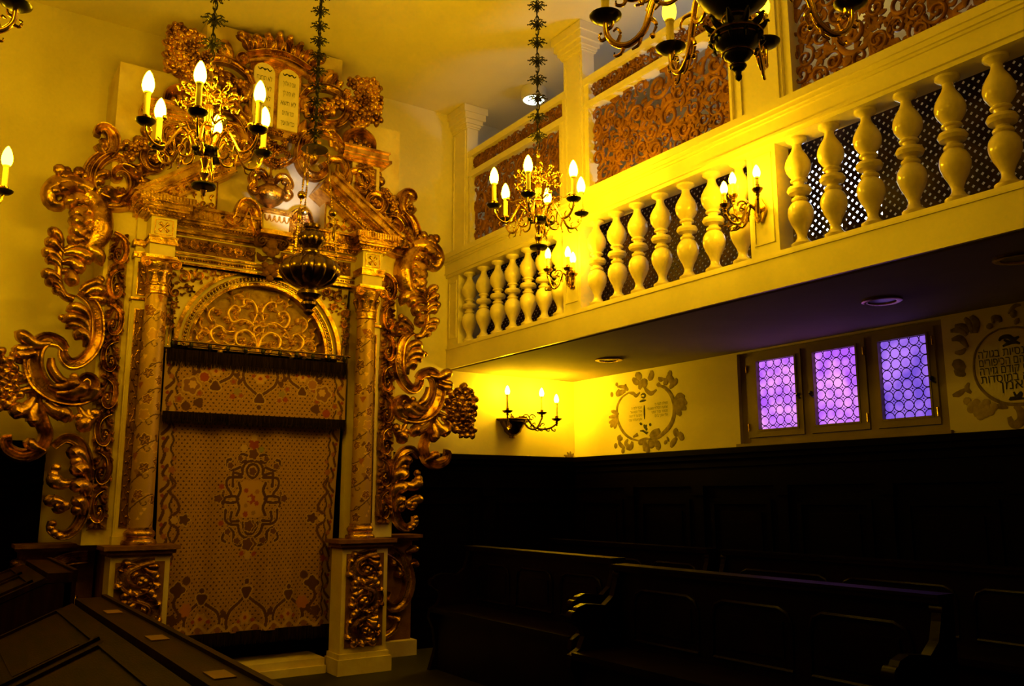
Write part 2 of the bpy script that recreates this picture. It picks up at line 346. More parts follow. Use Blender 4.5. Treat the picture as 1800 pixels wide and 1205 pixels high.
# ---- triple casement window
fx = XR+.05
b = MB()
for y0, y1, z0, z1 in ((WY0, WY1, WZ0, WZ0+.055), (WY0, WY1, WZ1-.035, WZ1), (WY0, WY0+.07, WZ0, WZ1), (WY1-.07, WY1, WZ0, WZ1), (3.615, 3.675, WZ0, WZ1), (4.165, 4.225, WZ0, WZ1)):
    b.box(fx-.015, fx+.08, y0, y1, z0, z1)
b.box(XR-.03, fx, WY0-.02, WY1+.02, WZ0-.02, WZ0+.012)
win = struct('window_1', b, M_frame)
CAS = [(4.225, 4.76, 4.281, 4.651), (3.675, 4.165, 3.750, 4.116), (3.16, 3.615, 3.214, 3.570)]
for i, (y0, y1, a, c) in enumerate(CAS):
    z0, z1 = WZ0+.06, WZ1-.035; p0, p1 = 1.778, 2.320
    q = MB(); q.box(fx-.03, fx+.02, y0, a, z0, z1); q.box(fx-.03, fx+.02, c, y1, z0, z1); q.box(fx-.03, fx+.02, a, c, z0, p0); q.box(fx-.03, fx+.02, a, c, p1, z1)
    for e, f, g, h in ((a-.012, c+.012, p0-.012, p0), (a-.012, c+.012, p1, p1+.012), (a-.012, a, p0, p1), (c, c+.012, p0, p1)): q.box(fx-.036, fx, e, f, g, h)
    cs = q.build('casement', M_frame, win)
    MB().box(fx+.004, fx+.008, a, c, p0, p1).build('pane', M_pane2 if i == 2 else M_pane, cs)
    q = MB(); nx = 5; st = (c-a)/nx*1.02; R = st*.48
    for r in range(9):
        for k in range(nx+1):
            cy, cz = a+st*(k+.45), p1-st*(r+.30)
            if cz < p0-R: continue
            th = np.linspace(0, 2*pi, 25); Y = np.clip(cy+R*np.cos(th), a, c); Z = np.clip(cz+R*np.sin(th), p0, p1)
            if Y.max()-Y.min() < .01 or Z.max()-Z.min() < .01: continue
            q.tube(np.stack([0*Y+fx+.001, Y, Z], 1), .0032, 4)
            if k < nx and cz+R < p1: q.tube([(fx+.001, cy+st*.5-st*.06, cz+st*.5), (fx+.001, cy+st*.5+st*.06, cz+st*.5)], .004, 4)
    q.build('lead_came', M_lead, cs)
    q = MB(); hy = (a-.025) if i != 1 else (c+.022); q.ball((fx-.045, hy, 2.02), .014); q.tube([(fx-.04, hy, 2.02), (fx-.06, hy, 2.01), (fx-.065, hy-.035, 1.985)], .007, 6, 8); q.build('latch_handle', M_iron, cs)
    q = MB()
    for hz in (1.80, 2.27): q.lathe([(.006, -.03), (.007, -.03), (.007, .03), (.004, .03)], (fx-.034, y0+.01 if i else y1-.01, hz), 8)
    q.build('hinge', M_oldbr, cs)
# ---- small gallery window
b = MB()
for y0, y1, z0, z1 in ((GY0, GY1, GZ0, GZ0+.04), (GY0, GY1, GZ1-.04, GZ1), (GY0, GY0+.04, GZ0, GZ1), (GY1-.04, GY1, GZ0, GZ1), (3.755, 3.785, GZ0, GZ1)): b.box(XR+.03, XR+.09, y0, y1, z0, z1)
w2 = struct('window_2', b, M_frame)
MB().box(XR+.058, XR+.062, GY0+.04, GY1-.04, GZ0+.04, GZ1-.04).build('pane', M_day, w2)

# ================================================================ GALLERY BALUSTRADE
Y0G = .6
bal = thing('gallery_balustrade', 'cream gallery balustrade of turned double-bulb balusters below the orange fretwork screen', 'balustrade', (XG+.07, 4.0, 2.60), world=True)
q = MB(); q.box(XG, XG+.025, YF, YB-.002, 2.42, 2.60); q.box(XG-.006, XG+.16, YF, YB-.002, 2.60, 2.612); q.box(XG+.01, XG+.15, YF, YB-.002, 2.612, 2.638); q.build('base_beam', M_gal, bal)
q = MB()
for x0, x1, z0, z1 in ((-.012, .16, 3.285, 3.31), (-.03, .17, 3.31, 3.325), (-.022, .165, 3.325, 3.41), (-.036, .175, 3.41, 3.425), (-.052, .185, 3.425, 3.452), (-.066, .195, 3.452, 3.4975)): q.box(XG+x0, XG+x1, YF, YB-.002, z0, z1)
q.build('handrail', M_gal, bal)
PROF = [(.060,.0),(.066,.010),(.066,.020),(.058,.026),(.044,.034),(.031,.055),(.030,.075),(.041,.105),(.061,.140),(.0745,.175),(.0775,.20),(.073,.228),(.058,.254),(.038,.268),(.049,.273),(.051,.281),(.047,.288),(.036,.293),(.033,.304),(.042,.310),(.066,.316),(.0755,.334),(.066,.353),(.042,.359),(.031,.366),(.036,.382),(.050,.386),(.052,.393),(.048,.399),(.038,.404),(.054,.42),(.072,.447),(.0785,.478),(.074,.506),(.057,.540),(.037,.570),(.028,.594),(.028,.608),(.038,.618),(.055,.626),(.062,.633),(.062,.648)]
YBAL = [6.693, 6.45, 6.215, 5.985, 5.755, 5.53, 5.315, 4.86, 4.63, 4.405, 4.173, 3.93, 3.70, 3.474, 3.04, 2.82, 2.592, 2.361, 2.137, 1.90, 1.67, 1.44]
base = None
bm = MB().lathe([(r*.93, z) for r, z in PROF], (0, 0, 0), 28).build('baluster', M_balu, bal, True)
bm.location = (0, YBAL[0]-4.0, .038)
for y in YBAL[1:]:
    c = bm.copy(); COL.objects.link(c); c.parent = bal; c.location = (0, y-4.0, .038)
def pier(y0, y1):
    q = MB(); q.box(XG+.012, XG+.135, y0, y1, 2.638, 3.29)
    a, c = y0+.03, y1-.03
    for e, f, g, h in ((a, c, 2.70, 2.712), (a, c, 3.23, 3.242), (a, a+.012, 2.70, 3.242), (c-.012, c, 2.70, 3.242)): q.box(XG+.006, XG+.02, e, f, g, h)
    return q.build('pier', M_gal, bal)
pier(4.985, 5.20); pier(3.150, 3.36); pier(6.80, YB-.002); pier(1.0, 1.22)
# ================================================================ FRETWORK SCREEN ON THE HANDRAIL
scr = thing('gallery_screen', 'orange pierced fretwork screen in cream posts standing on the gallery handrail', 'screen', (XG+.10, 4.0, 3.50), world=True)
XS = XG+.055
def post(y0, y1, top=ZC-.005):
    q = MB(); q.box(XS, XS+.12, y0, y1, 3.50, top); q.box(XS-.012, XS, y0+.02, y0+.035, 3.50, 4.70); q.box(XS-.012, XS, y1-.035, y1-.02, 3.50, 4.70)
    p = q.build('post', M_gal, scr)
    q = MB()
    for i, (z0, z1, e) in enumerate(((4.72, 4.735, .012), (4.735, 4.76, .02), (4.76, 4.80, .035), (4.80, 4.86, .055), (4.86, top, .07))): q.box(XS-e, XS+.12+e, y0-e, min(y1+e, YB-.002), z0, z1)
    q.build('capital', M_gal, p)
post(6.74, YB-.003); post(4.98, 5.22); post(3.10, 3.44); post(1.1, 1.35)
def fret(name, y0, y1, z0, z1, par, seed, r0, r1, cov):
    rg = random.Random(seed); fr = frX(XS+.055); q = MB(); pts = []
    tries = 0
    while tries < 1500:
        tries += 1; r = r0+(r1-r0)*rg.random()**1.5; y = rg.uniform(y0+r*.7, y1-r*.7); z = rg.uniform(z0+r*.7, z1-r*.7)
        if all((y-a)**2+(z-b_)**2 > (cov*(r+c))**2 for a, b_, c in pts): pts.append((y, z, r))
    for y, z, r in pts:
        a0 = rg.uniform(0, 6.28); s = rg.choice((-1, 1))
        P = spiral((y, z), r*1.05, r*.16, a0, s*1.5, 16); P[:, 0] = np.clip(P[:, 0], y0, y1); P[:, 1] = np.clip(P[:, 1], z0, z1)
        relief(q, fr, P, [r*.17, r*.15, r*.12, r*.14], [.014, .02, .018], n=24)
        for k in range(5):
            a = a0+s*k*1.15+.3; b_ = a+s*rg.uniform(.5, 1.2); p = np.array((y+r*.9*cos(a), z+r*.9*sin(a))); L = r*rg.uniform(.5, .8)
            e = p+L*np.array((cos(b_), sin(b_))); m_ = p+L*.5*np.array((cos(b_-s*.5), sin(b_-s*.5)))
            W = [np.clip(v, (y0, z0), (y1, z1)) for v in (p, m_, e)]
            if np.linalg.norm(W[0]-W[2]) > r*.15: leafy(q, fr, W, r*.20, .015)
    nb = max(1, int((y1-y0)*(z1-z0)/.0034))
    for k in range(nb):
        y, z = rg.uniform(y0, y1), rg.uniform(z0, z1); a = rg.uniform(0, 6.28); L = rg.uniform(.04, .09)
        P = [np.clip((y+L*t*cos(a+t*.9), z+L*t*sin(a+t*.9)), (y0, z0), (y1, z1)) for t in (-1, 0, 1)]
        if np.linalg.norm(P[0]-P[2]) > .02: leafy(q, fr, P, .019, .010, -.006)
    return q.build(name, M_carv, par, 'all')
for i, (y0, y1) in enumerate(((5.22, 6.74), (3.44, 4.98), (1.35, 3.10))):
    q = MB()
    for a, c, d, e, x in ((y0, y1, 4.415, 4.475, -.012), (y0, y1, 4.225, 4.27, -.012), (y0, y0+.05, 3.50, 4.415, 0), (y1-.05, y1, 3.50, 4.415, 0), (y0, y1, 3.50, 3.56, 0),
                          (y0+.05, y1-.05, 4.207, 4.225, -.02), (y0+.05, y0+.068, 3.56, 4.207, -.02), (y1-.068, y1-.05, 3.56, 4.207, -.02)): q.box(XS+.02+x, XS+.09, a, c, d, e)
    fm = q.build('panel_frame', M_gal, scr)
    fret('carved_panel', y0+.06, y1-.06, 3.56, 4.21, fm, 11+i, .06, .13, .80)
    fret('frieze', y0+.05, y1-.05, 4.27, 4.415, fm, 31+i, .035, .06, .78)
# ---- diagonal lattice behind the balusters
q = MB(); XLt = XG+.42; z0, z1, y0, y1 = 2.602, 3.47, YF+.3, YB-.01; sp = .052; w = .0112
n = int((y1-y0+z1-z0)/sp)
for s in (1, -1):
    for i in range(n):
        c = y0-(z1-z0)+i*sp if s > 0 else y0+i*sp
        pts = []
        for z in (z0, z1):
            pts.append([c+s*(z-z0), z])
        (ya, za), (yb, zb) = pts
        if s > 0:
            if yb < y0 or ya > y1: continue
            if ya < y0: za += y0-ya; ya = y0
            if yb > y1: zb -= yb-y1; yb = y1
        else:
            if ya < y0 or yb > y1: continue
            if ya > y1: za += ya-y1; ya = y1
            if yb < y0: zb -= y0-yb; yb = y0
        x = XLt+(0 if s > 0 else .004); dy, dz = w*.707*1, -s*w*.707
        q.add([(x+dx, yy+k*dy, zz+k*dz) for dx in (0, .004) for yy, zz in ((ya, za), (yb, zb)) for k in (-1, 1)], [(0,1,3,2),(4,6,7,5),(0,2,6,4),(1,5,7,3)])
lt = thing('lattice_screen', 'dark brown diagonal lattice screen standing behind the gallery balusters', 'screen', (XLt, 4.0, 2.60), world=True)
q.build('lattice', M_latt, lt)
q = MB(); q.box(XLt-.02, XLt+.04, y0, y1, 3.47, 3.54); q.box(XLt-.02, XLt+.04, y0, y1, 2.60, 2.64); q.build('rail', M_latt, lt)
# ---- round lamps
def disc_lamp(name, label, p, r, h, m, grp=None):
    t = thing(name, label, 'lamp', p, group=grp)
    MB().lathe([(r*.9, 0), (r, -.005), (r, -h), (r*.86, -h-.012), (r*.80, -h-.006)], (0, 0, 0), 28).build('housing', M_white, t, True)
    MB().lathe([(r*.3, -h+.002), (r*.82, -h-.004), (r*.7, -h-.022), (r*.3, -h-.034), (.001, -h-.036)], (0, 0, 0), 28).build('diffuser', m, t, True)
    return t
p = on_y(938, 156, 6.06); k = (ZC-EYE)/(p[2]-EYE); p = CAM+(p-CAM)*k
disc_lamp('ceiling_lamp', 'white drum ceiling lamp with a cool glowing diffuser above the gallery screen', (p[0], p[1], ZC), .115, .10, M_disc2)
for px, lb in ((750, 'warm round ceiling lamp at the top edge between the hanging lamp and the gallery chandelier'), (1480, 'warm round ceiling lamp at the top edge before the carved gallery screen')):
    v = ray(px, -2); k = (ZC-.05-EYE)/v[2]; p = CAM+v*k
    disc_lamp('ceiling_lamp', lb, (p[0]-.06, p[1]-.10, ZC), .17, .03, M_disc)
for px, py, lb in ((1070, 631, 'unlit round recessed downlight in the soffit above the painted cartouche'), (1550, 527, 'unlit round recessed downlight in the soffit above the purple window'), (1790, 452, 'unlit round recessed downlight in the soffit at the right picture edge')):
    v = ray(px, py); p = CAM+v*((2.415-EYE)/v[2]); t = thing('recessed_downlight', lb, 'lamp', tuple(p))
    q = MB(); q.lathe([(.085, 0), (.115, 0), (.115, -.010), (.100, -.016), (.082, -.012), (.080, 0)], (0, 0, 0), 28); q.build('trim_ring', M_oldbr, t, True)
    MB().lathe([(.001, -.001), (.08, -.001), (.08, -.004), (.001, -.005)], (0, 0, 0), 20).build('lens', M_iron, t, True)
# ================================================================ PAINTED CARTOUCHES ON THE RIGHT WALL
def cart(name, label, cy, cz, ry, rz, seed):
    o = thing(name, label, 'wall painting', (XR, cy, cz), world=True); fr0 = frX(XR)
    fr = lambda u, v, d: fr0(u, v, d)
    return o, fr
# v = up, u = y (y decreases to the right in the photograph)
def CPT(x, y, ox=1060, oy=640, s=7.53):
    p = on_x(ox+x/s, oy+y/s, XR); return (p[1], p[2])
def strokes(q, fr, lst, h=.004, f=CPT, sc=.00092):
    for w, pts in lst:
        P = [f(*a) for a in pts]
        relief(q, fr, P, [w*sc*.65, w*sc*1.35, w*sc*1.35, w*sc*.65], [h*.6, h, h*.6], n=max(8, 7*len(P)))
c1 = thing('painted_cartouche', 'painted grey apple-shaped cartouche with two columns of Hebrew beside the corner, left of the window', 'wall painting', (XR, 5.92, 2.0), world=True); fr = frX(XR-.0005)
q = MB()
strokes(q, fr, [(13, [(340,375),(250,440),(195,540),(185,640),(195,740),(240,850),(300,930),(380,985),(470,1010)]), (20, [(720,275),(820,310),(900,400),(945,540),(940,680),(890,810),(800,910),(720,970),(620,985)]),
    (14, [(340,375),(400,385),(440,415),(490,370)]), (17, [(540,290),(580,350),(640,385),(710,335)]), (14, [(420,950),(460,925),(400,960)]), (22, [(620,955),(660,905),(740,885),(680,930),(630,960)]),
    (10, [(470,1010),(560,985),(620,990)])])
q.build('cartouche_ring', M_paintdk, c1, True)
q = MB()
strokes(q, fr, [(26, [(390,190),(440,230),(480,240)]), (30, [(430,130),(480,160),(500,200)]), (30, [(645,80),(640,150),(600,200)]), (26, [(480,330),(500,270),(540,200)]), (34, [(530,200),(560,260),(580,280)]),
    (24, [(895,80),(880,140),(860,170)]), (24, [(980,190),(960,230),(920,270)]), (28, [(840,160),(900,200),(920,260),(880,310)]), (18, [(730,180),(760,200),(800,190)]), (22, [(800,200),(840,230),(800,260)]), (18, [(710,270),(760,270)]),
    (16, [(185,240),(180,290)]), (14, [(190,295),(280,300),(330,335)]), (18, [(300,260),(300,310),(335,340)]), (18, [(110,370),(125,430)]), (22, [(215,330),(190,390),(250,370),(300,350)]),
    (24, [(950,470),(1010,420),(1080,430)]), (26, [(950,520),(1040,480),(1110,520)]), (26, [(950,560),(1040,560),(1100,590)]), (24, [(955,600),(1010,640),(1030,680)]),
    (16, [(210,660),(150,630),(110,620)]), (16, [(205,690),(140,690),(80,700)]), (18, [(200,720),(140,750),(80,770)]), (22, [(190,740),(120,800),(100,830)]), (18, [(190,750),(160,820),(150,850)]),
    (22, [(240,940),(210,980),(260,980)]), (18, [(200,990),(230,1060),(290,1110)]), (22, [(150,1075),(190,1080)]), (18, [(330,990),(300,1050),(350,1080)]), (24, [(390,1020),(370,1090),(310,1110)]), (20, [(280,1120),(250,1170)]),
    (26, [(980,850),(960,900),(1010,930)]), (26, [(1010,900),(1040,960),(1070,990)]), (24, [(980,970),(920,1050),(900,1100)]), (22, [(870,980),(850,1000)]), (20, [(820,1010),(840,1050)]),
    (30, [(500,1000),(500,1070)]), (24, [(550,990),(555,1080),(545,1150)]), (30, [(600,1010),(640,1060),(700,1000)]), (30, [(690,1010),(730,1080),(720,1130)]), (24, [(600,1050),(590,1130),(620,1150)])], .005)
q.build('painted_leaves', M_paintdk, c1, True)
q = MB()
strokes(q, fr, [(9, [(545,540),(548,630),(550,725)]), (9, [(500,410),(530,390),(560,410),(540,440),(505,430)]), (9, [(485,495),(530,480),(570,475)]), (10, [(485,780),(520,795)]), (14, [(540,800),(560,830),(580,800)]), (12, [(610,795),(640,800)]),
    (8, [(490,880),(530,880),(560,900),(600,900)]), (12, [(560,850),(590,860)]), (8, [(560,910),(590,915)])], .003)
q.build('ink_ornament', M_ink, c1, True)
frt = lambda slope: (lambda u, v, d: np.stack([XR-.004-0*u, -u, v], 1))
FT = frt(0)
for i, (a, b_) in enumerate((('תפלה לעני כי', 'יעטף ולפני ה'), ('שמעה תפלתי ושועתי', 'אליך תבוא אל'), ('תסתר פניך ממני', 'ביום צר לי הטה'), ('אלי אזנך ביום', 'אקרא מהר ענני'))):
    p = CPT(860, 515+i*52); text('inscription', a, M_ink, .036, FT, -p[0], p[1]-.005, 0, c1, True, .86, .004)
    p = CPT(520, 575+i*52); text('inscription', b_, M_ink, .033, FT, -p[0], p[1]-.005, 0, c1, True, .86)
# second cartouche, cut by the right picture edge
def CP2(x, y): return CPT(x, y, 1650, 530, 5.24)
c2 = thing('painted_cartouche', 'painted grey oval cartouche with grape bunch and large Hebrew lines right of the window', 'wall painting', (XR, 2.55, 2.0), world=True)
q = MB(); S2 = .0008
strokes(q, fr, [(10, [(560,250),(440,320),(350,440),(325,580),(350,730),(440,850),(580,930),(740,945),(900,920),(1050,830),(1120,700),(1130,560),(1090,420),(1000,310),(880,260),(720,235),(560,250)])], .004, CP2, S2)
q.build('cartouche_ring', M_paintdk, c2, True)
q = MB()
strokes(q, fr, [(26, [(300,130),(340,200),(340,290)]), (20, [(240,150),(290,210),(310,290)]), (20, [(110,270),(200,260),(260,310)]), (18, [(150,220),(230,230),(280,280)]), (20, [(120,350),(200,340),(270,420)]), (16, [(150,470),(210,465),(250,430)]),
    (34, [(130,560),(180,580),(240,620)]), (26, [(150,620),(190,650),(240,650)]), (18, [(230,690),(220,650)]), (18, [(130,865),(190,845),(245,805)]), (16, [(280,745),(260,800),(300,840)]), (12, [(640,110),(700,40),(760,30)]), (18, [(500,200),(510,150),(560,160),(570,190)]),
    (18, [(440,230),(500,220)]), (24, [(660,110),(720,110)]), (20, [(700,170),(740,190)]), (14, [(500,960),(560,965),(640,975)]), (26, [(650,1060),(680,1125),(740,1120),(770,1060),(740,990),(700,960)])], .004, CP2, S2)
q.build('painted_leaves', M_paintdk, c2, True)
q = MB()
for x, y in ((265,915),(305,950),(350,930),(300,990),(345,990),(400,960),(440,930),(400,1010),(360,1030),(450,980),(430,1030),(480,1010),(510,965),(385,1055),(420,1000)):
    knob(q, fr, CP2(x, y), .026, .0045, .12)
q.build('painted_grapes', M_paintlt, c2, True)
q = MB()
strokes(q, fr, [(13, [(555,360),(580,330),(640,320),(690,345),(740,320)]), (11, [(590,410),(650,380),(700,370),(750,385)]), (11, [(690,830),(720,870),(760,840),(740,880),(660,895),(790,890)]), (10, [(600,350),(660,375),(700,330)])], .003, CP2, S2)
[o.build('ink_flourish', M_ink, c2, True) for o in clusters(q, .01)]
for i, s in enumerate(('בתי כנסיות בגולה', 'עתידים הם הכיפורים', 'שכך כי קודם גזירה', 'כנסת א במוסדות')):
    p = CP2(370+8*i, 512+i*76); text('inscription', s, M_ink, .074, FT, -p[0], p[1]-.012, 0, c2, False, .88*min(1, 14.5/len(s)), .006)
p = CP2(575, 795); text('inscription', 'אמן ואמן', M_ink, .082, FT, -p[0], p[1]-.012, 0, c2, False, 1.1, .012)

lf = thing('painted_leaf', 'small painted grey leaf sprig at the foot of the corner just above the dark panelling', 'wall painting', (5.36, YB, 1.66), world=True)
q = MB(); fr = frY(YB-.0005)
for x, z, e, f in ((5.36, 1.65, 5.33, 1.70), (5.36, 1.65, 5.37, 1.71), (5.37, 1.65, 5.41, 1.69), (5.35, 1.65, 5.29, 1.67)): relief(q, fr, [(x, z), ((x+e)/2+.006, (z+f)/2), (e, f)], [.010, .016, .006], [.003, .004, .002], n=8)
q.build('painted_leaves', M_paintdk, lf, True)
# ================================================================ TORAH ARK
XC = 2.04
ark = thing('torah_ark', 'tall cream and gold carved ark with painted columns, broken pediment and crowned tablets', 'ark', (XC, 6.5, 0.0), world=True)
F65 = frY(6.5)
def bx(name, m, lst, par=ark):
    q = MB()
    for t in lst: q.box(*t)
    return q.build(name, m, par)
def mir(p): return [(2*XC-a, b) for a, b in p]
# --- foot, pedestals
bx('threshold', M_cream, [(1.47, 2.61, 6.40, 6.98, -.02, .035), (1.47, 2.61, 6.43, 6.98, .035, .085)])
for s in (-1, 1):
    cx = XC+s*.800
    def X(a, b): return (cx+min(s*a, s*b), cx+max(s*a, s*b))
    pd = bx('pedestal', M_cream, [(cx-.185, cx+.185, 6.262, 6.47, .125, .875)])
    bx('plinth', M_cream, [(cx-.215, cx+.215, 6.215, 6.47, -.02, .09), (cx-.20, cx+.20, 6.235, 6.47, .09, .125)], pd)
    bx('pedestal_cornice', M_bole, [(cx-.195, cx+.195, 6.25, 6.47, .875, .890), (cx-.215, cx+.215, 6.23, 6.47, .890, .918), (cx-.235, cx+.235, 6.205, 6.499, .918, .945)], pd)
    bx('pedestal_ground', M_bole, [(cx-.152, cx+.152, 6.256, 6.262, .165, .84)], pd)
    q = MB(); rinceau(q, frY(6.258), cx-.145, cx+.145, .17, .835, 3, .034, seed=5); q.build('pedestal_carving', M_gold, pd, True)
    x0, x1 = sorted((cx+s*.20, cx+s*.66))
    wp = bx('wing_pedestal', M_bole, [(x0, x1-.0, 6.78, 6.98, .10, .90)])
    bx('wing_plinth', M_cream, [(x0, x1+.02 if s > 0 else x1, 6.70, 6.98, -.02, .10)], wp)
    bx('wing_cornice', M_bole, [(min(x0, x0-.02*(s < 0)), x1+.02*(s > 0), 6.70, 6.98, .90, .925), (x0-.04*(s < 0), x1+.04*(s > 0), 6.66, 6.98, .925, .95)], wp)
    q = MB(); fr = frY(6.78); u = lambda a: cx+s*a
    relief(q, fr, [(u(.25), .86), (u(.40), .84), (u(.55), .74), (u(.62), .58), (u(.58), .42), (u(.48), .36), (u(.40), .42), (u(.42), .50)], [.05, .05, .045, .03], [.07, .08, .07], RIM)
    relief(q, fr, [(u(.26), .16), (u(.36), .15), (u(.48), .20), (u(.52), .30)], [.04, .04, .03], [.06, .07, .05], RIM)
    for a, z, e, z2 in ((.30,.80,.36,.70),(.42,.80,.46,.68),(.52,.70,.50,.60),(.60,.80,.68,.86),(.62,.70,.70,.72),(.30,.60,.26,.48),(.34,.50,.38,.40),(.30,.34,.36,.26),(.44,.30,.52,.24),(.28,.24,.24,.18)):
        lobe(q, fr, [(u(a), z), (u((a+e)/2+.03), (z+z2)/2), (u(e), z2)], .042, .06)
    q.build('wing_pedestal_carving', M_gold, wp, True)
# --- back boards
for t in ((.905, 1.325, 6.5, 6.99, .945, 3.335), (2.755, 3.170, 6.5, 6.99, .945, 3.335), (.905, 3.165, 6.5, 6.99, 3.335, 4.389), (1.497, 2.614, 6.5, 6.99, 4.389, 4.900)): bx('backboard', M_cream, [t])
for t in ((1.06, 1.325, 6.5, 6.99, -.02, .945), (2.755, 3.02, 6.5, 6.99, -.02, .945)): bx('side_board', M_bole, [t])
bx('niche_back', M_shade, [(1.325, 2.755, 6.79, 6.99, .085, 3.335)])
# --- painted columns
class Canvas:
    def __init__(s, U, V, base): s.U, s.V = U, V; s.C = np.zeros(U.shape+(3,))+np.array(base)
    def _box(s, x0, x1, y0, y1):
        m = (s.U > x0) & (s.U < x1) & (s.V > y0) & (s.V < y1); return m
    def stroke(s, P, w, c, n=0, w2=None):
        P = smooth(P, n or 6*len(P)); wm = max(w, w2 or 0)
        m = s._box(P[:, 0].min()-wm, P[:, 0].max()+wm, P[:, 1].min()-wm, P[:, 1].max()+wm)
        if not m.any(): return
        u, v = s.U[m], s.V[m]; best = np.full(u.shape, 9.0)
        ws = np.linspace(w, w2 if w2 is not None else w, len(P)-1)
        for (a, b), (e, f), ww in zip(P[:-1], P[1:], ws):
            dx, dy = e-a, f-b; t = np.clip(((u-a)*dx+(v-b)*dy)/(dx*dx+dy*dy+1e-12), 0, 1)
            best = np.minimum(best, np.hypot(u-a-t*dx, v-b-t*dy)/ww)
        k = np.zeros(s.U.shape, bool); k[m] = best < 1; s.C[k] = c
    def blob(s, c, r, col, lob=0, amp=0.0, rot=0.0, sq=1.0):
        m = s._box(c[0]-r*1.3, c[0]+r*1.3, c[1]-r*1.3, c[1]+r*1.3)
        if not m.any(): return
        du, dv = (s.U[m]-c[0])/sq, s.V[m]-c[1]; rr = np.hypot(du, dv); th = np.arctan2(dv, du)+rot
        k = np.zeros(s.U.shape, bool); k[m] = rr < r*(1-.6*amp+.6*amp*np.cos(lob*th)); s.C[k] = col
RC = .079
def column_paint():
    nz, nt = 330, 72
    TH, Z = np.meshgrid(np.arange(nt)*2*pi/nt, np.linspace(0, 1.60, nz))
    per = 2*pi*RC; cv = Canvas(TH*RC, Z, (.46, .275, .07)); rg = random.Random(3)
    brn, red, gld, dk = (.13, .045, .012), (.20, .065, .015), (.80, .50, .11), (.10, .035, .01)
    for k in range(90):
        u, z = rg.uniform(0, per), rg.uniform(.03, 1.57); r = rg.uniform(.010, .024); cc = rg.choice((gld, (.30, .14, .03), brn, (.60, .34, .07)))
        for off in (-per, 0, per): cv.blob((u+off, z), r, cc, 3, .3, k)
    for k in range(9):
        zz = .05+k*.18
        for off in (-per, 0, per):
            P = [(off+per*t+.0, zz+.16*t+.03*sin(t*9)) for t in np.linspace(-.1, 1.0, 9)]
            cv.stroke(P, .0042, dk, 36)
    def leaf(u, z, r, t, c1):
        for off in (-per, 0, per):
            cv.blob((u+off, z), r*1.12, gld, 5, .20, t); cv.blob((u+off, z), r, c1, 5, .24, t)
            for j in range(5): cv.stroke([(u+off, z), (u+off+r*.75*cos(j*1.257-t), z+r*.75*sin(j*1.257-t))], .0022, (.50, .26, .06), 4)
    for k in range(9):
        for f in (.08, .30, .52, .74, .94):
            u, z = per*f, .05+k*.18+.16*f+.03*sin(f*9); t = rg.random(); s_ = 1 if rg.random() < .5 else -1
            leaf(u+rg.uniform(-.02, .02), z+s_*rg.uniform(.034, .055), rg.uniform(.030, .046), t*6, rg.choice((brn, red, brn, (.52, .28, .06))))
            if t < .45:
                for off in (-per, 0, per):
                    for a in range(4):
                        for b in range(4-a): cv.blob((u+off+.05+(b-(3-a)/2)*.0125, z-s_*.03-a*.0115), .0068, (.28, .08, .02))
            else:
                for off in (-per, 0, per): cv.stroke([(u+off, z), (u+off+.02, z-s_*.03), (u+off+.045, z-s_*.02), (u+off+.04, z-s_*.005)], .0036, dk, 16)
    r = RC*(1.0-.10*(Z/1.60)**1.6)
    return TH, Z, r, cv.C.reshape(-1, 3)
TH, Z, Rr, CC = column_paint()
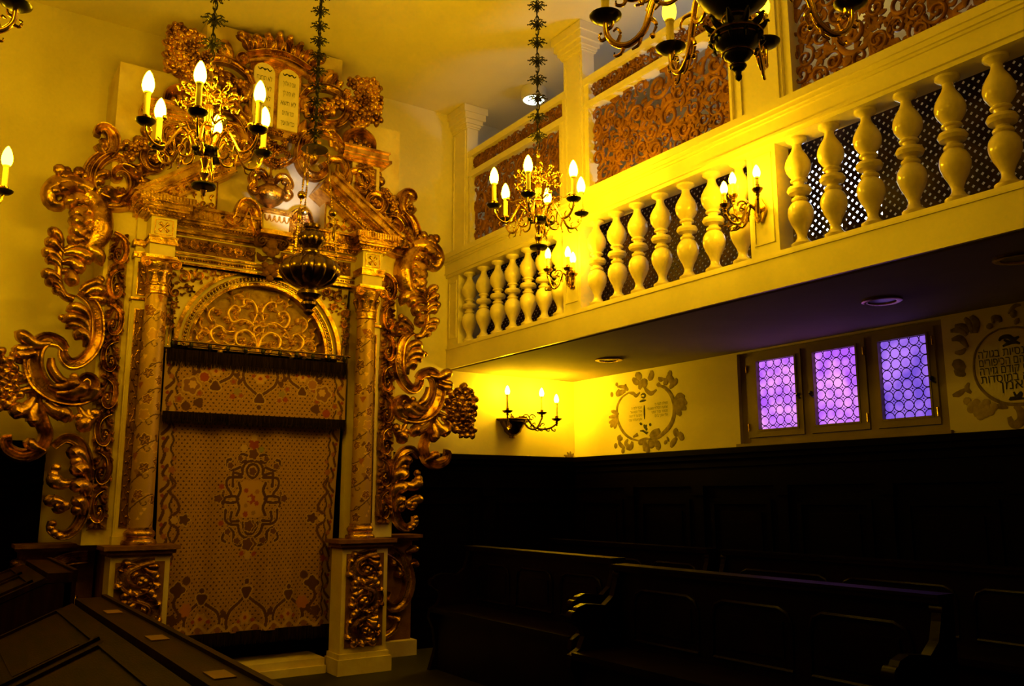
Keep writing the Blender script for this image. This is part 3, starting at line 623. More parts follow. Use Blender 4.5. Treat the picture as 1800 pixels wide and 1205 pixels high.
for s in (-1, 1):
    cx, cy = XC+s*.800, 6.375
    q = MB(); q.add(np.stack([cx+Rr*np.cos(TH+pi*.1*s), cy+Rr*np.sin(TH+pi*.1*s), 1.055+Z], 2), grid_faces(Z.shape[0], Z.shape[1], True))
    sh = q.build('column', M_col, ark, 'all', CC)
    MB().lathe([(.112, -.002), (.115, .012), (.108, .03), (.094, .036), (.092, .05), (.100, .058), (.103, .075), (.095, .09), (.083, .098), (.082, .115)], (cx, cy, .945), 32).build('column_base', M_gold2, sh, True)
    q = MB(); q.lathe([(.072, .0), (.083, .008), (.083, .02), (.076, .028), (.078, .06), (.084, .066), (.084, .082), (.078, .09), (.080, .12), (.092, .165), (.095, .19), (.102, .205), (.104, .225)], (cx, cy, 2.655), 32)
    for k in range(8):
        a = k*pi/4; fr = lambda u, v, d, a=a: np.stack([cx+(.082+d)*np.sin(a+u/.085), cy-(.082+d)*np.cos(a+u/.085), 2.655+v], 1)
        lobe(q, fr, [(0, .09), (.0, .135), (0, .17)], .022, .016, [0, .004, .02])
    for k in range(10):
        a = k*pi/5+.2; q.ball((cx+.083*cos(a), cy+.083*sin(a), 2.728), .009, 6, 5)
    for sx in (-1, 1):
        fr = frY(cy-.088); relief(q, fr, [(cx, 2.893), (cx+sx*.05, 2.893)]+[tuple(p) for p in spiral((cx+sx*.098, 2.868), .036, .008, pi/2 + sx*.25, -sx*1.6, 12)], [.012, .012, .010, .008], [.02, .02, .025], RIM)
        knob(q, fr, (cx+sx*.098, 2.868), .012, .016)
    q.box(cx-.105, cx+.105, cy-.105, cy+.12, 2.905, 2.925)
    q.build('capital', M_gold2, sh, True)
    # entablature block above the column
    eb = bx('entablature_block', M_cream, [(cx-.085, cx+.085, 6.275, 6.5, 2.925, 3.235)])
    bx('block_cornice', M_gold, [(cx-.105, cx+.105, 6.25, 6.5, 3.20, 3.215), (cx-.125, cx+.125, 6.23, 6.5, 3.215, 3.235), (cx-.15, cx+.15, 6.20, 6.5, 3.235, 3.252), (cx-.165, cx+.165, 6.185, 6.5, 3.252, 3.285), (cx-.185, cx+.185, 6.165, 6.5, 3.285, 3.335)], eb)
    bx('block_moulding', M_gold, [(cx-.10, cx+.10, 6.255, 6.5, 3.005, 3.02), (cx-.095, cx+.095, 6.262, 6.5, 3.02, 3.05), (cx-.10, cx+.10, 6.255, 6.5, 3.05, 3.062)], eb)
    q = MB(); fr = frY(6.275)
    for a in range(4):
        for b in (0, 1): lobe(q, fr, [(cx, 3.13), (cx+.028*cos(a*pi/2+.78), 3.13+.028*sin(a*pi/2+.78)), (cx+.045*cos(a*pi/2+.5+b*.6), 3.13+.045*sin(a*pi/2+.5+b*.6))], .011, .010)
    for a, c, d, e in ((cx-.062, cx+.062, 3.075, 3.081), (cx-.062, cx+.062, 3.179, 3.185), (cx-.062, cx-.056, 3.075, 3.185), (cx+.056, cx+.062, 3.075, 3.185)): q.box(a, c, 6.268, 6.276, d, e)
    for k in range(11): q.ball((cx-.135+k*.027, 6.222, 3.226), .0085, 6, 4)
    for k in range(16): q.box(cx-.165+k*.0221-.006, cx-.165+k*.0221+.006, 6.160, 6.17, 3.29, 3.33)
    [o.build('block_carving', M_gold2, eb, True) for o in clusters(q, .03)]
    # pilaster behind the column, fluted inner pilaster, carved side strip
    px0, px1 = sorted((XC+s*.835, XC+s*.945)); pc = (px0+px1)/2
    pl = bx('pilaster', M_cream, [(px0, px1, 6.44, 6.5, .945, 3.235), (px0-.015, px1+.015, 6.42, 6.5, .945, 1.00), (px0-.008, px0, 6.45, 6.5, 1.0, 2.6), (px1, px1+.008, 6.45, 6.5, 1.0, 2.6)])
    q = MB(); q.box(px0-.012, px1+.012, 6.42, 6.5, 2.625, 2.64); q.box(px0-.012, px1+.012, 6.42, 6.5, 2.93, 2.97); q.box(px0-.02, px1+.02, 6.41, 6.5, 3.015, 3.055); q.box(px0-.03, px1+.03, 6.40, 6.5, 3.235, 3.27); q.box(px0-.06, px1+.06, 6.37, 6.5, 3.27, 3.335)
    for z0, z1 in ((1.06, 2.56), (2.66, 2.90)):
        for a in (px0+.022, px1-.028): q.box(a, a+.006, 6.432, 6.44, z0, z1)
        q.box(px0+.022, px1-.022, 6.432, 6.44, z0, z0+.006); q.box(px0+.022, px1-.022, 6.432, 6.44, z1-.006, z1)
    q.build('pilaster_moulding', M_gold, pl)
    bx('pilaster_ground', M_bole, [(px0+.03, px1-.03, 6.437, 6.44, 1.066, 2.554), (px0+.03, px1-.03, 6.437, 6.44, 2.666, 2.894)], pl)
    q = MB(); fr = frY(6.437)
    zz = np.linspace(1.07, 2.55, 60); relief(q, fr, np.stack([pc+.010*np.sin(zz*42), zz], 1), [.0045, .0045], [.006, .006], n=150)
    for k in range(36):
        z = 1.08+k*.0405; d = 1 if k % 2 else -1; lobe(q, fr, [(pc-d*.004, z), (pc+d*.013, z+.012), (pc+d*.018, z-.004)], .0075, .008)
    for k in range(4): knob(q, fr, (pc, 2.70+k*.05), .014, .0, .6)
    q.build('pilaster_carving', M_gold, pl, True)
    sx0, sx1 = sorted((XC+s*.985, XC+s*1.110))
    st = bx('side_strip', M_tan, [(sx0, sx1, 6.494, 6.5, 1.045, 3.09)])
    q = MB(); rinceau(q, frY(6.496), sx0-.006, sx1+.006, 1.05, 3.08, 8, .045, seed=9); q.build('strip_carving', M_gold, st, True)
    ix0, ix1 = sorted((XC+s*.64, XC+s*.755)); ip = bx('inner_pilaster', M_cream, [(ix0, ix1, 6.56, 6.78, 2.33, 2.93)])
    bx('niche_side', M_shade, [(min(XC+s*.705, XC+s*.715), max(XC+s*.705, XC+s*.715), 6.58, 6.79, .085, 2.33)])
    q = MB()
    for k in range(4): q.box(ix0+.012+k*.026, ix0+.020+k*.026, 6.550, 6.56, 2.34, 2.62)
    q.box(ix0-.008, ix1+.008, 6.54, 6.56, 2.64, 2.66); q.box(ix0-.012, ix1+.012, 6.535, 6.56, 2.72, 2.74)
    for k in range(3): q.ball((ix0+.02+k*.037, 6.56, 2.79), .026, 8, 6, (1, .9, 1.6))
    q.build('pilaster_flutes', M_gold, ip, True)
# --- arch, tympanum, spandrels
AX, AZ, RO, RI = XC, 2.345, .640, .515
th = np.linspace(0, pi, 49)
arch = MB()
def ring(q, r0, r1, y0, y1):
    V = [];  # closed section swept around the semicircle
    for a in th:
        for r, y in ((r0, y0), (r1, y0), (r1, y1), (r0, y1)): V.append((AX+r*cos(a), y, AZ+r*sin(a)))
    q.add(V, grid_faces(len(th), 4, True))
ring(arch, RI+.02, RO-.02, 6.51, 6.74)
ao = arch.build('arch', M_cream, ark, True)
q = MB(); ring(q, RO-.03, RO, 6.475, 6.7); ring(q, RI+.0, RI+.022, 6.497, 6.7); ring(q, RI+.062, RI+.07, 6.501, 6.6); ring(q, RI+.03, RI+.036, 6.501, 6.6)
for k in range(64):
    a = pi*(k+.5)/64; q.ball((AX+(RI+.049)*cos(a), 6.508, AZ+(RI+.049)*sin(a)), .011, 6, 4, (1, .6, 1.2))
q.build('arch_moulding', M_gold, ao, True)
poly = [(AX+RI*cos(a), AZ+RI*sin(a)) for a in th]
q = MB(); q.prism(poly, frY(6.59), -.04, 0); ty = q.build('tympanum', M_tan, ark)
q = MB(); fr = frY(6.59); rg = random.Random(4)
for s in (-1, 1):
    u = lambda a: AX+s*a
    def vine(pts, w, nl, sd, L):
        P = [(u(x), AZ+z) for x, z in pts]; relief(q, fr, P, [w*.8, w*1.3, w*1.2, w*.7], [.016, .026, .026, .018], n=26)
        Q = smooth(P, 60); T = np.gradient(Q, axis=0); T /= np.linalg.norm(T, axis=1)[:, None]+1e-9
        for k in range(nl):
            m = int(4+52*k/nl); nn = np.array((-T[m][1], T[m][0]))*(sd if k % 3 else -sd)*s; l = L*rg.uniform(.8, 1.25)
            lobe(q, fr, [Q[m], Q[m]+l*(.5*T[m]+.35*nn), Q[m]+l*(.75*T[m]+.8*nn), Q[m]+l*(.5*T[m]+1.05*nn)], l*.34, .028)
    def flower(x, z, r):
        for k in range(6): lobe(q, fr, [(u(x), AZ+z), (u(x)+.6*r*cos(k*1.05), AZ+z+.6*r*sin(k*1.05)), (u(x)+r*cos(k*1.05+.25), AZ+z+r*sin(k*1.05+.25))], r*.33, .026)
        knob(q, fr, (u(x), AZ+z), r*.28, .022)
    vine([(.0, .02), (.03, .12), (.10, .17), (.17, .13), (.165, .06), (.11, .05), (.10, .10)], .013, 8, 1, .05)
    vine([(.03, .13), (.05, .22), (.13, .25), (.20, .22), (.24, .29), (.20, .35), (.15, .33), (.17, .29)], .012, 9, -1, .048)
    vine([(.17, .06), (.24, .03), (.33, .06), (.36, .13), (.30, .18), (.25, .14), (.28, .10)], .013, 8, -1, .05)
    vine([(.34, .07), (.43, .03), (.46, .08), (.42, .13), (.39, .10)], .011, 5, 1, .045)
    vine([(.30, .18), (.36, .21), (.385, .27), (.34, .32), (.29, .29)], .011, 6, 1, .045)
    vine([(.05, .22), (.02, .32), (.06, .40), (.12, .41), (.12, .36), (.08, .35)], .011, 7, 1, .042)
    vine([(.20, .35), (.22, .41), (.17, .445), (.13, .43)], .010, 5, -1, .036)
    vine([(.40, .13), (.445, .18), (.42, .23)], .010, 4, 1, .036)
    for x, z, r in ((.115, .085, .03), (.275, .115, .034), (.175, .30, .03), (.31, .285, .028), (.09, .36, .024), (.20, .17, .03), (.43, .085, .024), (.24, .225, .022), (.35, .02, .022), (.055, .30, .02), (.06, .05, .024)): flower(x, z, r)
acanth(q, fr, [(AX, AZ+.01), (AX, AZ+.10), (AX, AZ+.20), (AX, AZ+.28)], .014, .022, 0, 5, .045, .04)
q.build('tympanum_carving', M_gold3, ty, True)
q = MB(); n = 40; a = np.linspace(pi, 0, n)
poly = [(XC-.70, 2.36), (XC-.70, 2.93), (XC+.70, 2.93), (XC+.70, 2.36), (XC+RO-.01, 2.36)]+[(AX+(RO-.01)*cos(t), AZ+(RO-.01)*sin(t)) for t in a[::-1][1:-1]]+[(XC-RO+.01, 2.36)]
V = []; nn = n
top = [(AX+(RO-.01)*cos(t), AZ+(RO-.01)*sin(t)) for t in a]; out = [(XC-.70+1.40*i/(n-1), 3.0) for i in range(n)]
for (x, z), (x2, z2) in zip(top, out): V += [(x, 6.485, z), (x2, 6.485, z2), (x, 6.72, z), (x2, 6.72, z2)]
q.add(V, [f for i in range(n-1) for f in ((4*i, 4*i+1, 4*i+5, 4*i+4), (4*i+2, 4*i+6, 4*i+7, 4*i+3), (4*i, 4*i+4, 4*i+6, 4*i+2))])
sp_ = q.build('spandrel', M_cream, ark)
q = MB(); fr = frY(6.485)
for s in (-1, 1):
    u = lambda a: XC+s*a
    for cx_, cz, r, tn in ((.60, 2.84, .050, 1.3), (.49, 2.87, .042, -1.3), (.655, 2.72, .038, -1.3), (.66, 2.62, .030, 1.2), (.40, 2.895, .032, 1.2), (.67, 2.54, .024, -1.2), (.32, 2.91, .022, -1.2), (.56, 2.75, .03, 1.1), (.665, 2.47, .02, 1.1)):
        relief(q, fr, spiral((u(cx_), cz), r, r*.2, 1.0 if s > 0 else pi-1.0, s*tn, 14), [r*.24, r*.2], [.018, .022], RIM)
        for k in range(6):
            b = k*1.05; p = np.array((u(cx_)+r*cos(b), cz+r*sin(b))); e = b+s*.9; lobe(q, fr, [p, p+r*.4*np.array((cos(e), sin(e))), p+r*.7*np.array((cos(e+.5), sin(e+.5)))], r*.30, .02)
[o.build('spandrel_carving', M_gold, sp_, True) for o in clusters(q, .05)]
# --- main entablature
en = bx('entablature', M_cream, [(XC-.72, XC+.72, 6.44, 6.7, 2.925, 3.235)])
q = MB()
for y, z0, z1 in ((6.425, 2.925, 2.94), (6.43, 2.955, 2.985), (6.42, 2.995, 3.008), (6.42, 3.14, 3.155), (6.40, 3.155, 3.175), (6.385, 3.19, 3.215), (6.35, 3.215, 3.235), (6.335, 3.235, 3.25), (6.325, 3.25, 3.315), (6.30, 3.315, 3.335)): q.box(XC-.72, XC+.72, y, 6.6, z0, z1)
for k in range(70): q.ball((XC-.70+k*.0203, 6.428, 2.97), .0085, 6, 4)
for k in range(62): q.ball((XC-.70+k*.023, 6.352, 3.203), .0088, 6, 4)
for k in range(40): q.box(XC-.705+k*.036, XC-.69+k*.036, 6.317, 6.33, 3.256, 3.308)
q.build('entablature_moulding', M_gold, en, True)
for t in ((XC-.68, XC-.10, 6.436, 6.44, 3.02, 3.13), (XC+.10, XC+.68, 6.436, 6.44, 3.02, 3.13)): bx('frieze_ground', M_bole, [t], en)
q = MB(); fr = frY(6.436)
for s in (-1, 1):
    for k in range(7):
        c = XC+s*(.145+k*.08); d = 1 if k % 2 else -1
        relief(q, fr, spiral((c, 3.075), .036, .008, d*pi/2, d*1.2, 12), [.010, .008], [.014, .018], RIM)
        for j in range(4): b = j*1.5+k; lobe(q, fr, [(c+.028*cos(b), 3.075+.028*sin(b)), (c+.042*cos(b+.3), 3.075+.042*sin(b+.3)), (c+.046*cos(b+.7), 3.075+.044*sin(b+.7))], .010, .013)
[o.build('frieze_carving', M_gold, en, True) for o in clusters(q, .06)]
# keystone mask and urn bracket
q = MB(); fr = frY(6.40)
for x, z, r in ((0, 3.16, .055), (-.055, 3.19, .035), (.055, 3.19, .035), (0, 3.09, .04), (-.04, 3.11, .03), (.04, 3.11, .03), (0, 2.96, .045), (-.04, 2.99, .03), (.04, 2.99, .03), (-.03, 2.93, .03), (.03, 2.93, .03), (0, 2.89, .03)): knob(q, fr, (XC+x, z), r, .03)
for s in (-1, 1):
    relief(q, fr, [(XC+s*.03, 3.20), (XC+s*.085, 3.20)]+[tuple(p) for p in spiral((XC+s*.085, 3.165), .035, .008, pi/2, -s*1.3, 10)], [.016, .013], [.07, .08], RIM)
    leafy(q, fr, [(XC+s*.02, 3.06), (XC+s*.07, 3.04), (XC+s*.10, 3.09)], .022, .05)
q.build('keystone_mask', M_bole, ark, True)
ub = bx('urn_block', M_cream, [(XC-.098, XC+.098, 6.27, 6.5, 3.245, 3.365)])
q = MB()
for e, z0, z1 in ((.012, 3.225, 3.245), (.026, 3.205, 3.225), (.012, 3.365, 3.38), (.022, 3.38, 3.40)): q.box(XC-.098-e, XC+.098+e, 6.27-e, 6.5, z0, z1)
fr = frY(6.27)
for k in range(5): c = XC-.076+k*.038; relief(q, fr, [(c-.017, 3.355), (c-.012, 3.325), (c, 3.312), (c+.012, 3.325), (c+.017, 3.355)], [.006, .006], [.012, .012])
q.build('urn_block_moulding', M_gold2, ub, True)
q = MB(); q.lathe([(.045, 0), (.048, .01), (.03, .022), (.022, .04), (.034, .05), (.078, .08), (.106, .115), (.115, .15), (.104, .185), (.066, .212), (.038, .228), (.034, .25), (.045, .258), (.045, .268), (.022, .28), (.018, .30)], (XC-.035, 6.36, 3.40), 28, 12, .10)
uo = q.build('urn', M_gold, ark, True)
q = MB(); fr = frY(6.36)
for s in (-1, 1):
    c = XC-.035
    relief(q, fr, [(c+s*.03, 3.645), (c+s*.07, 3.70), (c+s*.12, 3.69), (c+s*.145, 3.64), (c+s*.13, 3.60), (c+s*.155, 3.565), (c+s*.13, 3.535), (c+s*.105, 3.55)], [.02, .034, .034, .024, .022], [.04, .05, .04], RIM)
    knob(q, fr, (c+s*.105, 3.665), .03, .02); knob(q, fr, (c+s*.13, 3.545), .026, .02)
q.tube([(c, 6.36, 3.68), (c+.005, 6.37, 3.76), (c+.012, 6.39, 3.86)], [.012, .008, .006], 8, 10)
q.build('urn_handle', M_gold, uo, True)
CR = {'U': (40, 210, 4.822), 'Q': (340, 250, 5.239), 'A': (640, 310, 4.82), 'B': (660, 520, 5.478), 'C': (650, 660, 4.016), 'P': (540, 230, 5.476), 'V': (350, 0, 3.013), 'T': (420, 50, 5.738), 'L': (230, 40, 5.478)}
KM = .00455
def tr(c, pts, Y):
    ox, oy, s = CR[c]; out = []
    for x, y in pts: p = on_y(ox+x/s, oy+y/s, Y); out.append((p[0], p[2]))
    return out
def carve(name, items, Y, par, m=M_gold, sides=(1, -1), child=False):
    """items: (kind, crop, points, half-width in crop px[, height factor]); mirrored to the other side of the ark"""
    outs = []
    for sd in sides:
        q = MB(); fr = frY(Y)
        for it in items:
            kind, c, pts, w = it[:4]; hf = it[4] if len(it) > 4 else 1.0; k = KM/CR[c][2]
            P = tr(c, pts, Y); P = mir(P) if (sd > 0) == (c == 'U') else P
            W = [x*k*1.22 for x in w] if isinstance(w, (list, tuple)) else [w*k*(1.5 if kind == 'L' else 1.28)]*3
            h = max(W)*1.0*hf+.014
            if kind == 'S': relief(q, fr, P, W, [h*.8, h*1.1, h], RIM)
            elif kind == 'R': relief(q, fr, P, W, [h*.8, h*1.1, h*.8], RIB)
            elif kind == 'O': relief(q, fr, P, W, [h*.8, h*1.1, h*.8], RND)
            elif kind == 'L': lobe(q, fr, P, W[0], h*.85)
            elif kind == 'K': knob(q, fr, P[0], W[0], W[0]*.4)
            elif kind == 'F':
                rgk = random.Random(len(P)); r = W[0]*1.25; ph = P[0][0]*37
                for j in range(5): b = j*1.257+ph; lobe(q, fr, [P[0], (P[0][0]+r*.55*cos(b), P[0][1]+r*.55*sin(b)), (P[0][0]+r*.92*cos(b+.35), P[0][1]+r*.92*sin(b+.35))], r*.50, r*.45, [r*.45, r*.75, r*.5])
                knob(q, fr, P[0], r*.30, r*.95)
        pr_ = par if not isinstance(par, list) else par[len(outs)]
        outs.append([o.build(name, m, pr_, True) for o in clusters(q)][0])
    return outs
# --- pedimental halves
def rake(s):
    E = np.array((3.075, 3.338)); Tp = np.array((2.455, 3.775)); t = (Tp-E)/np.linalg.norm(Tp-E); n = np.array((-t[1], t[0])); n = n if n[1] > 0 else -n
    def pg(a, b, e0=0.0, e1=0.0):
        P = [E-n*a+t*e0, Tp-n*a+t*e1, Tp-n*b+t*e1, E-n*b+t*(e0+ (b-a)*1.2)]
        return [(p[0] if s > 0 else 2*XC-p[0], p[1]) for p in P]
    q = MB(); fr = frY(6.5)
    for a, b, d in ((0, .022, .335), (.022, .07, .315), (.07, .082, .29), (.082, .128, .22), (.128, .142, .25), (.142, .160, .235)): q.prism(pg(a, b), fr, 0, d)
    for k in range(9):
        p = E-n*.105+t*(.12+k*.062); x = p[0] if s > 0 else 2*XC-p[0]
        q.ball((x, 6.275, p[1]), .018, 8, 5)
    for k in range(30):
        p = E-n*.135+t*(.10+k*.021); x = p[0] if s > 0 else 2*XC-p[0]; q.ball((x, 6.245, p[1]), .008, 6, 4)
    pe = q.build('pediment_half', M_gold2, ark, True)
    q = MB(); q.prism([(XC+s*.42, 3.335), (XC+s*.80, 3.335), (XC+s*.42, 3.60)][::s], fr, .02, .12)
    q.build('pediment_fill', M_cream, pe)
    q = MB(); fr2 = frY(6.38)
    for k in range(5):
        x = XC+s*(.46+k*.06); z = 3.385
        relief(q, fr2, spiral((x, z), .03, .006, 0, s*1.2, 10), [.008, .006], [.012, .016], RIM)
        lobe(q, fr2, [(x, z+.03), (x+s*.01, z+.06), (x-s*.015, z+.085-.012*k)], .012, .015)
    relief(q, fr2, [(XC+s*.425, 3.345), (XC+s*.425, 3.58)], [.006, .006], [.015, .015])
    q.build('pediment_fill_carving', M_gold, pe, True)
    return pe
PED = [rake(1), rake(-1)]
# --- carved wings (traced on the right-hand side, mirrored to the left)
wing = carve('carved_wing', [
    ('S','U',[(715,310),(762,240),(752,145),(692,88),(640,95),(622,130),(655,145)],[34,44,44,36,26,16]),
    ('S','U',[(700,300),(618,355),(562,440),(548,545),(590,645),(680,712),(785,728),(880,705),(940,640),(950,555),(915,475),(850,435),(785,443),(755,482),(772,522),(815,522),(822,495)],[30,40,44,42,44,52,54,46,30,18,12]),
    ('S','U',[(850,350),(770,318),(680,358),(615,432),(585,520)],[24,30,30,24]),
    ('S','U',[(838,330),(865,400),(930,445),(1000,445),(1060,395),(1085,320),(1088,240)],[26,36,44,44,44,38,30]),
    ('O','U',[(585,610),(480,560),(365,540),(275,570),(225,640),(245,715),(310,740),(345,705)],[50,60,66,60,50,38,26]),
    ('O','U',[(545,640),(625,730),(655,850),(640,960),(585,1065),(520,1105)],[50,64,76,80,66,40]),
    ('S','B',[(358,350),(285,385),(232,460),(210,560),(205,680),(235,790),(300,880),(360,900),(405,850),(410,800)],[26,42,46,46,42,28]),
    ('S','B',[(395,800),(440,752),(520,748),(575,830),(580,950),(535,1070),(440,1150),(330,1175),(235,1150),(195,1080),(200,1010),(250,985),(290,1030)],[30,52,64,66,56,46,36,24]),
    ('R','C',[(450,270),(430,350),(395,440),(372,510),(395,590),(460,628),(525,600),(545,550),(515,540)],[30,36,34,34,32,22]),
    ('S','C',[(335,575),(285,522),(220,545),(175,640),(160,760),(158,880),(170,980),(210,1055),(260,1070),(305,1035),(305,990)],[18,30,30,30,28,24,16]),
    ('O','B',[(490,-40),(492,80),(490,200),(478,300),(440,380),(375,400)],[18,24,26,28,32]),
], 6.5, ark)
carve('acanthus_leaf', [
    ('L','U',[(700,290),(660,260),(650,225),(635,205)],34),('L','U',[(720,250),(700,215),(680,200),(665,215)],26),
    ('L','U',[(600,540),(640,480),(700,470),(690,510)],30),('L','U',[(600,590),(620,540),(660,530),(680,560)],24),('L','U',[(660,690),(640,640),(660,600),(640,590)],26),('L','U',[(830,690),(770,660),(740,610),(760,575)],40),('L','U',[(880,640),(850,620),(820,600),(830,580)],26),
    ('K','U',[(310,432)],36),('K','U',[(372,436)],26),('K','U',[(475,450)],34),('K','U',[(520,482)],24),('L','U',[(480,540),(400,480),(330,490),(290,480)],32),('L','U',[(500,570),(430,560),(350,600),(340,660)],44),('L','U',[(430,560),(330,560),(270,620),(262,670)],36),
    ('L','U',[(540,650),(470,660),(400,690),(410,765)],40),('L','U',[(590,700),(520,670),(460,690),(450,720)],28),('K','U',[(490,685)],28),('K','U',[(545,695)],26),
    ('L','U',[(600,820),(540,780),(470,810),(430,860)],46),('L','U',[(620,900),(560,860),(480,870),(430,940)],50),('L','U',[(610,980),(540,940),(460,960),(400,1000)],46),('L','U',[(560,1060),(490,1020),(420,1030),(380,1050)],36),('K','U',[(575,920)],36),('K','U',[(600,990)],34),
    ('K','U',[(880,205)],26),('K','U',[(925,225)],28),('K','U',[(975,185)],34),('K','U',[(835,240)],24),('K','U',[(880,295)],24),('K','U',[(1010,170)],20),
    ('L','U',[(980,520),(1040,540),(1080,590),(1030,610)],40),('L','U',[(1000,640),(1040,660),(1030,690),(1000,680)],34),('L','U',[(960,600),(1000,570),(1020,590)],30),
    ('L','A',[(330,960),(400,930),(440,960)],30)], 6.465, wing)
carve('acanthus_leaf', [
    ('L','B',[(480,40),(400,-20),(290,0),(235,95)],44),('L','B',[(485,70),(430,40),(350,50),(318,110)],40),('L','B',[(488,140),(440,120),(390,140),(362,195)],40),('L','B',[(486,210),(450,200),(420,240),(425,310)],42),
    ('L','B',[(490,60),(540,20),(570,10),(600,45)],34),('L','B',[(490,130),(540,90),(580,90),(605,130)],34),('L','B',[(488,190),(520,150),(560,140),(570,180)],30),('L','B',[(480,280),(530,250),(570,250),(598,285)],34),('L','B',[(475,340),(510,310),(545,310),(570,340)],34),('L','B',[(450,400),(480,370),(505,370),(520,392)],26),
    ('L','B',[(500,-10),(530,-60),(560,-70),(590,-40)],34),('L','B',[(360,330),(320,280),(260,240),(225,205)],38),('L','B',[(330,350),(280,300),(230,290),(200,330)],40),('L','B',[(300,370),(260,360),(215,360),(195,395)],28),('K','B',[(335,292)],26),('K','B',[(240,205)],30)], 6.475, wing)
carve('acanthus_leaf', [
    ('L','B',[(290,600),(320,500),(390,465),(450,505)],36),('L','B',[(290,660),(320,570),(400,545),(470,590)],36),('L','B',[(300,700),(330,620),(400,600),(440,640)],28),('L','B',[(305,760),(300,690),(345,655),(372,715)],38),('K','B',[(470,560)],24),
    ('O','B',[(505,880),(495,950),(450,1020),(390,1045),(340,1010)],[22,32,34,26,16]),('K','B',[(355,1000)],28),('L','B',[(500,1090),(420,1090),(350,1060),(318,1110)],44),('L','B',[(450,1140),(370,1130),(300,1090),(225,1090)],46),('L','B',[(300,1170),(240,1150),(215,1090),(222,1040)],40),
    ('L','B',[(520,770),(600,790),(680,750),(735,722)],38),('L','B',[(590,800),(650,830),(700,850),(742,848)],30),('L','B',[(600,850),(650,880),(690,890),(715,925)],34)], 6.45, wing)
carve('flower_cluster', [
    ('O','C',[(480,200),(540,230),(600,200)],[24,18,10]),('O','C',[(470,260),(560,300),(620,330)],[20,16,10]),
    ('F','C',[(640,130)],48),('F','C',[(682,172)],44),('F','C',[(590,160)],40),('F','C',[(560,205)],38),('F','C',[(690,245)],40),('F','C',[(640,215)],44),('F','C',[(684,320)],34),('F','C',[(625,275)],42),('F','C',[(565,262)],34),('F','C',[(590,315)],34),('F','C',[(650,345)],36),('F','C',[(684,395)],38),('F','C',[(640,395)],34),('L','C',[(560,330),(600,370),(605,410)],26),('L','C',[(520,300),(560,350),(540,385)],26),('K','C',[(520,215)],28),('K','C',[(535,110)],26),('K','C',[(560,90)],22),('K','C',[(520,300)],24)], 6.47, wing)
carve('acanthus_leaf', [
    ('L','C',[(415,330),(370,370),(320,390),(308,435)],34),('L','C',[(405,300),(360,350),(300,400),(290,430)],24),('L','C',[(460,310),(490,370),(520,390),(530,435)],36),('L','C',[(445,340),(460,400),(450,440),(460,470)],30),('K','C',[(490,400)],24),
    ('L','C',[(215,350),(200,400),(225,430),(190,470)],34),('K','C',[(180,370)],28),('K','C',[(250,395)],22),('L','C',[(260,330),(230,380),(200,400),(168,380)],22),
    ('L','C',[(185,660),(220,610),(255,600),(270,640)],30),('K','C',[(240,650)],30),('L','C',[(165,760),(190,700),(225,700),(235,740)],36),('L','C',[(230,760),(290,780),(330,760),(345,715)],30),('K','C',[(338,730)],26),('K','C',[(330,690)],22),('L','C',[(170,850),(180,800),(220,790),(230,830)],36),('L','C',[(260,900),(300,880),(340,870),(352,840)],26),('K','C',[(335,880)],24),('L','C',[(270,930),(300,930),(310,905),(325,905)],20),('L','C',[(180,960),(190,900),(210,880),(222,915)],30),('K','C',[(215,930)],26),('K','C',[(270,905)],24),
    ('K','C',[(318,1005)],18),('K','C',[(322,1030)],17),('K','C',[(305,1055)],18),('K','C',[(280,1075)],18),('L','C',[(385,600),(430,580),(460,560),(470,590)],24)], 6.46, wing)
# --- upper stage ornaments
up = []
for s in (-1, 1):
    x0, x1 = sorted((XC+s*.66, XC+s*.905)); ub2 = bx('attic_block', M_cream, [(x0, x1, 6.42, 6.5, 3.72, 3.985)])
    a, b = sorted((XC+s*.56, XC+s*.99)); c, d = sorted((XC+s*.56, XC+s*.955))
    bx('attic_cornice', M_gold2, [(c, d, 6.40, 6.5, 3.985, 4.0), (min(a, c), max(b, d)-.02, 6.38, 6.5, 4.0, 4.02), (a, b, 6.36, 6.5, 4.02, 4.045), (c, d, 6.35, 6.5, 4.045, 4.09), (c-.01, d+.01, 6.335, 6.5, 4.09, 4.105)], ub2)
    bx('attic_ground', M_bole, [(x0+.03, x1-.03, 6.416, 6.42, 3.74, 3.965)], ub2)
    q = MB(); rinceau(q, frY(6.417), x0+.03, x1-.03, 3.74, 3.965, 1, .025, seed=2)
    q.ball((XC+s*.93, 6.46, 3.885), .045, 12, 8); q.ball((XC+s*.915, 6.46, 3.94), .03, 10, 6); q.ball((XC+s*.91, 6.46, 3.84), .028, 10, 6)
    fr = frY(6.40); cx = XC+s*.70
    relief(q, fr, [(cx-.13, 4.105), (cx-.10, 4.19), (cx, 4.235), (cx+.10, 4.19), (cx+.13, 4.105)], [.02, .045, .05, .045, .02], [.05, .08, .05], RIB)
    for k in range(5): knob(q, fr, (cx-.08+.04*k, 4.13+.03*(k % 2)), .028, .03)
    q.build('attic_carving', M_gold, ub2, True)
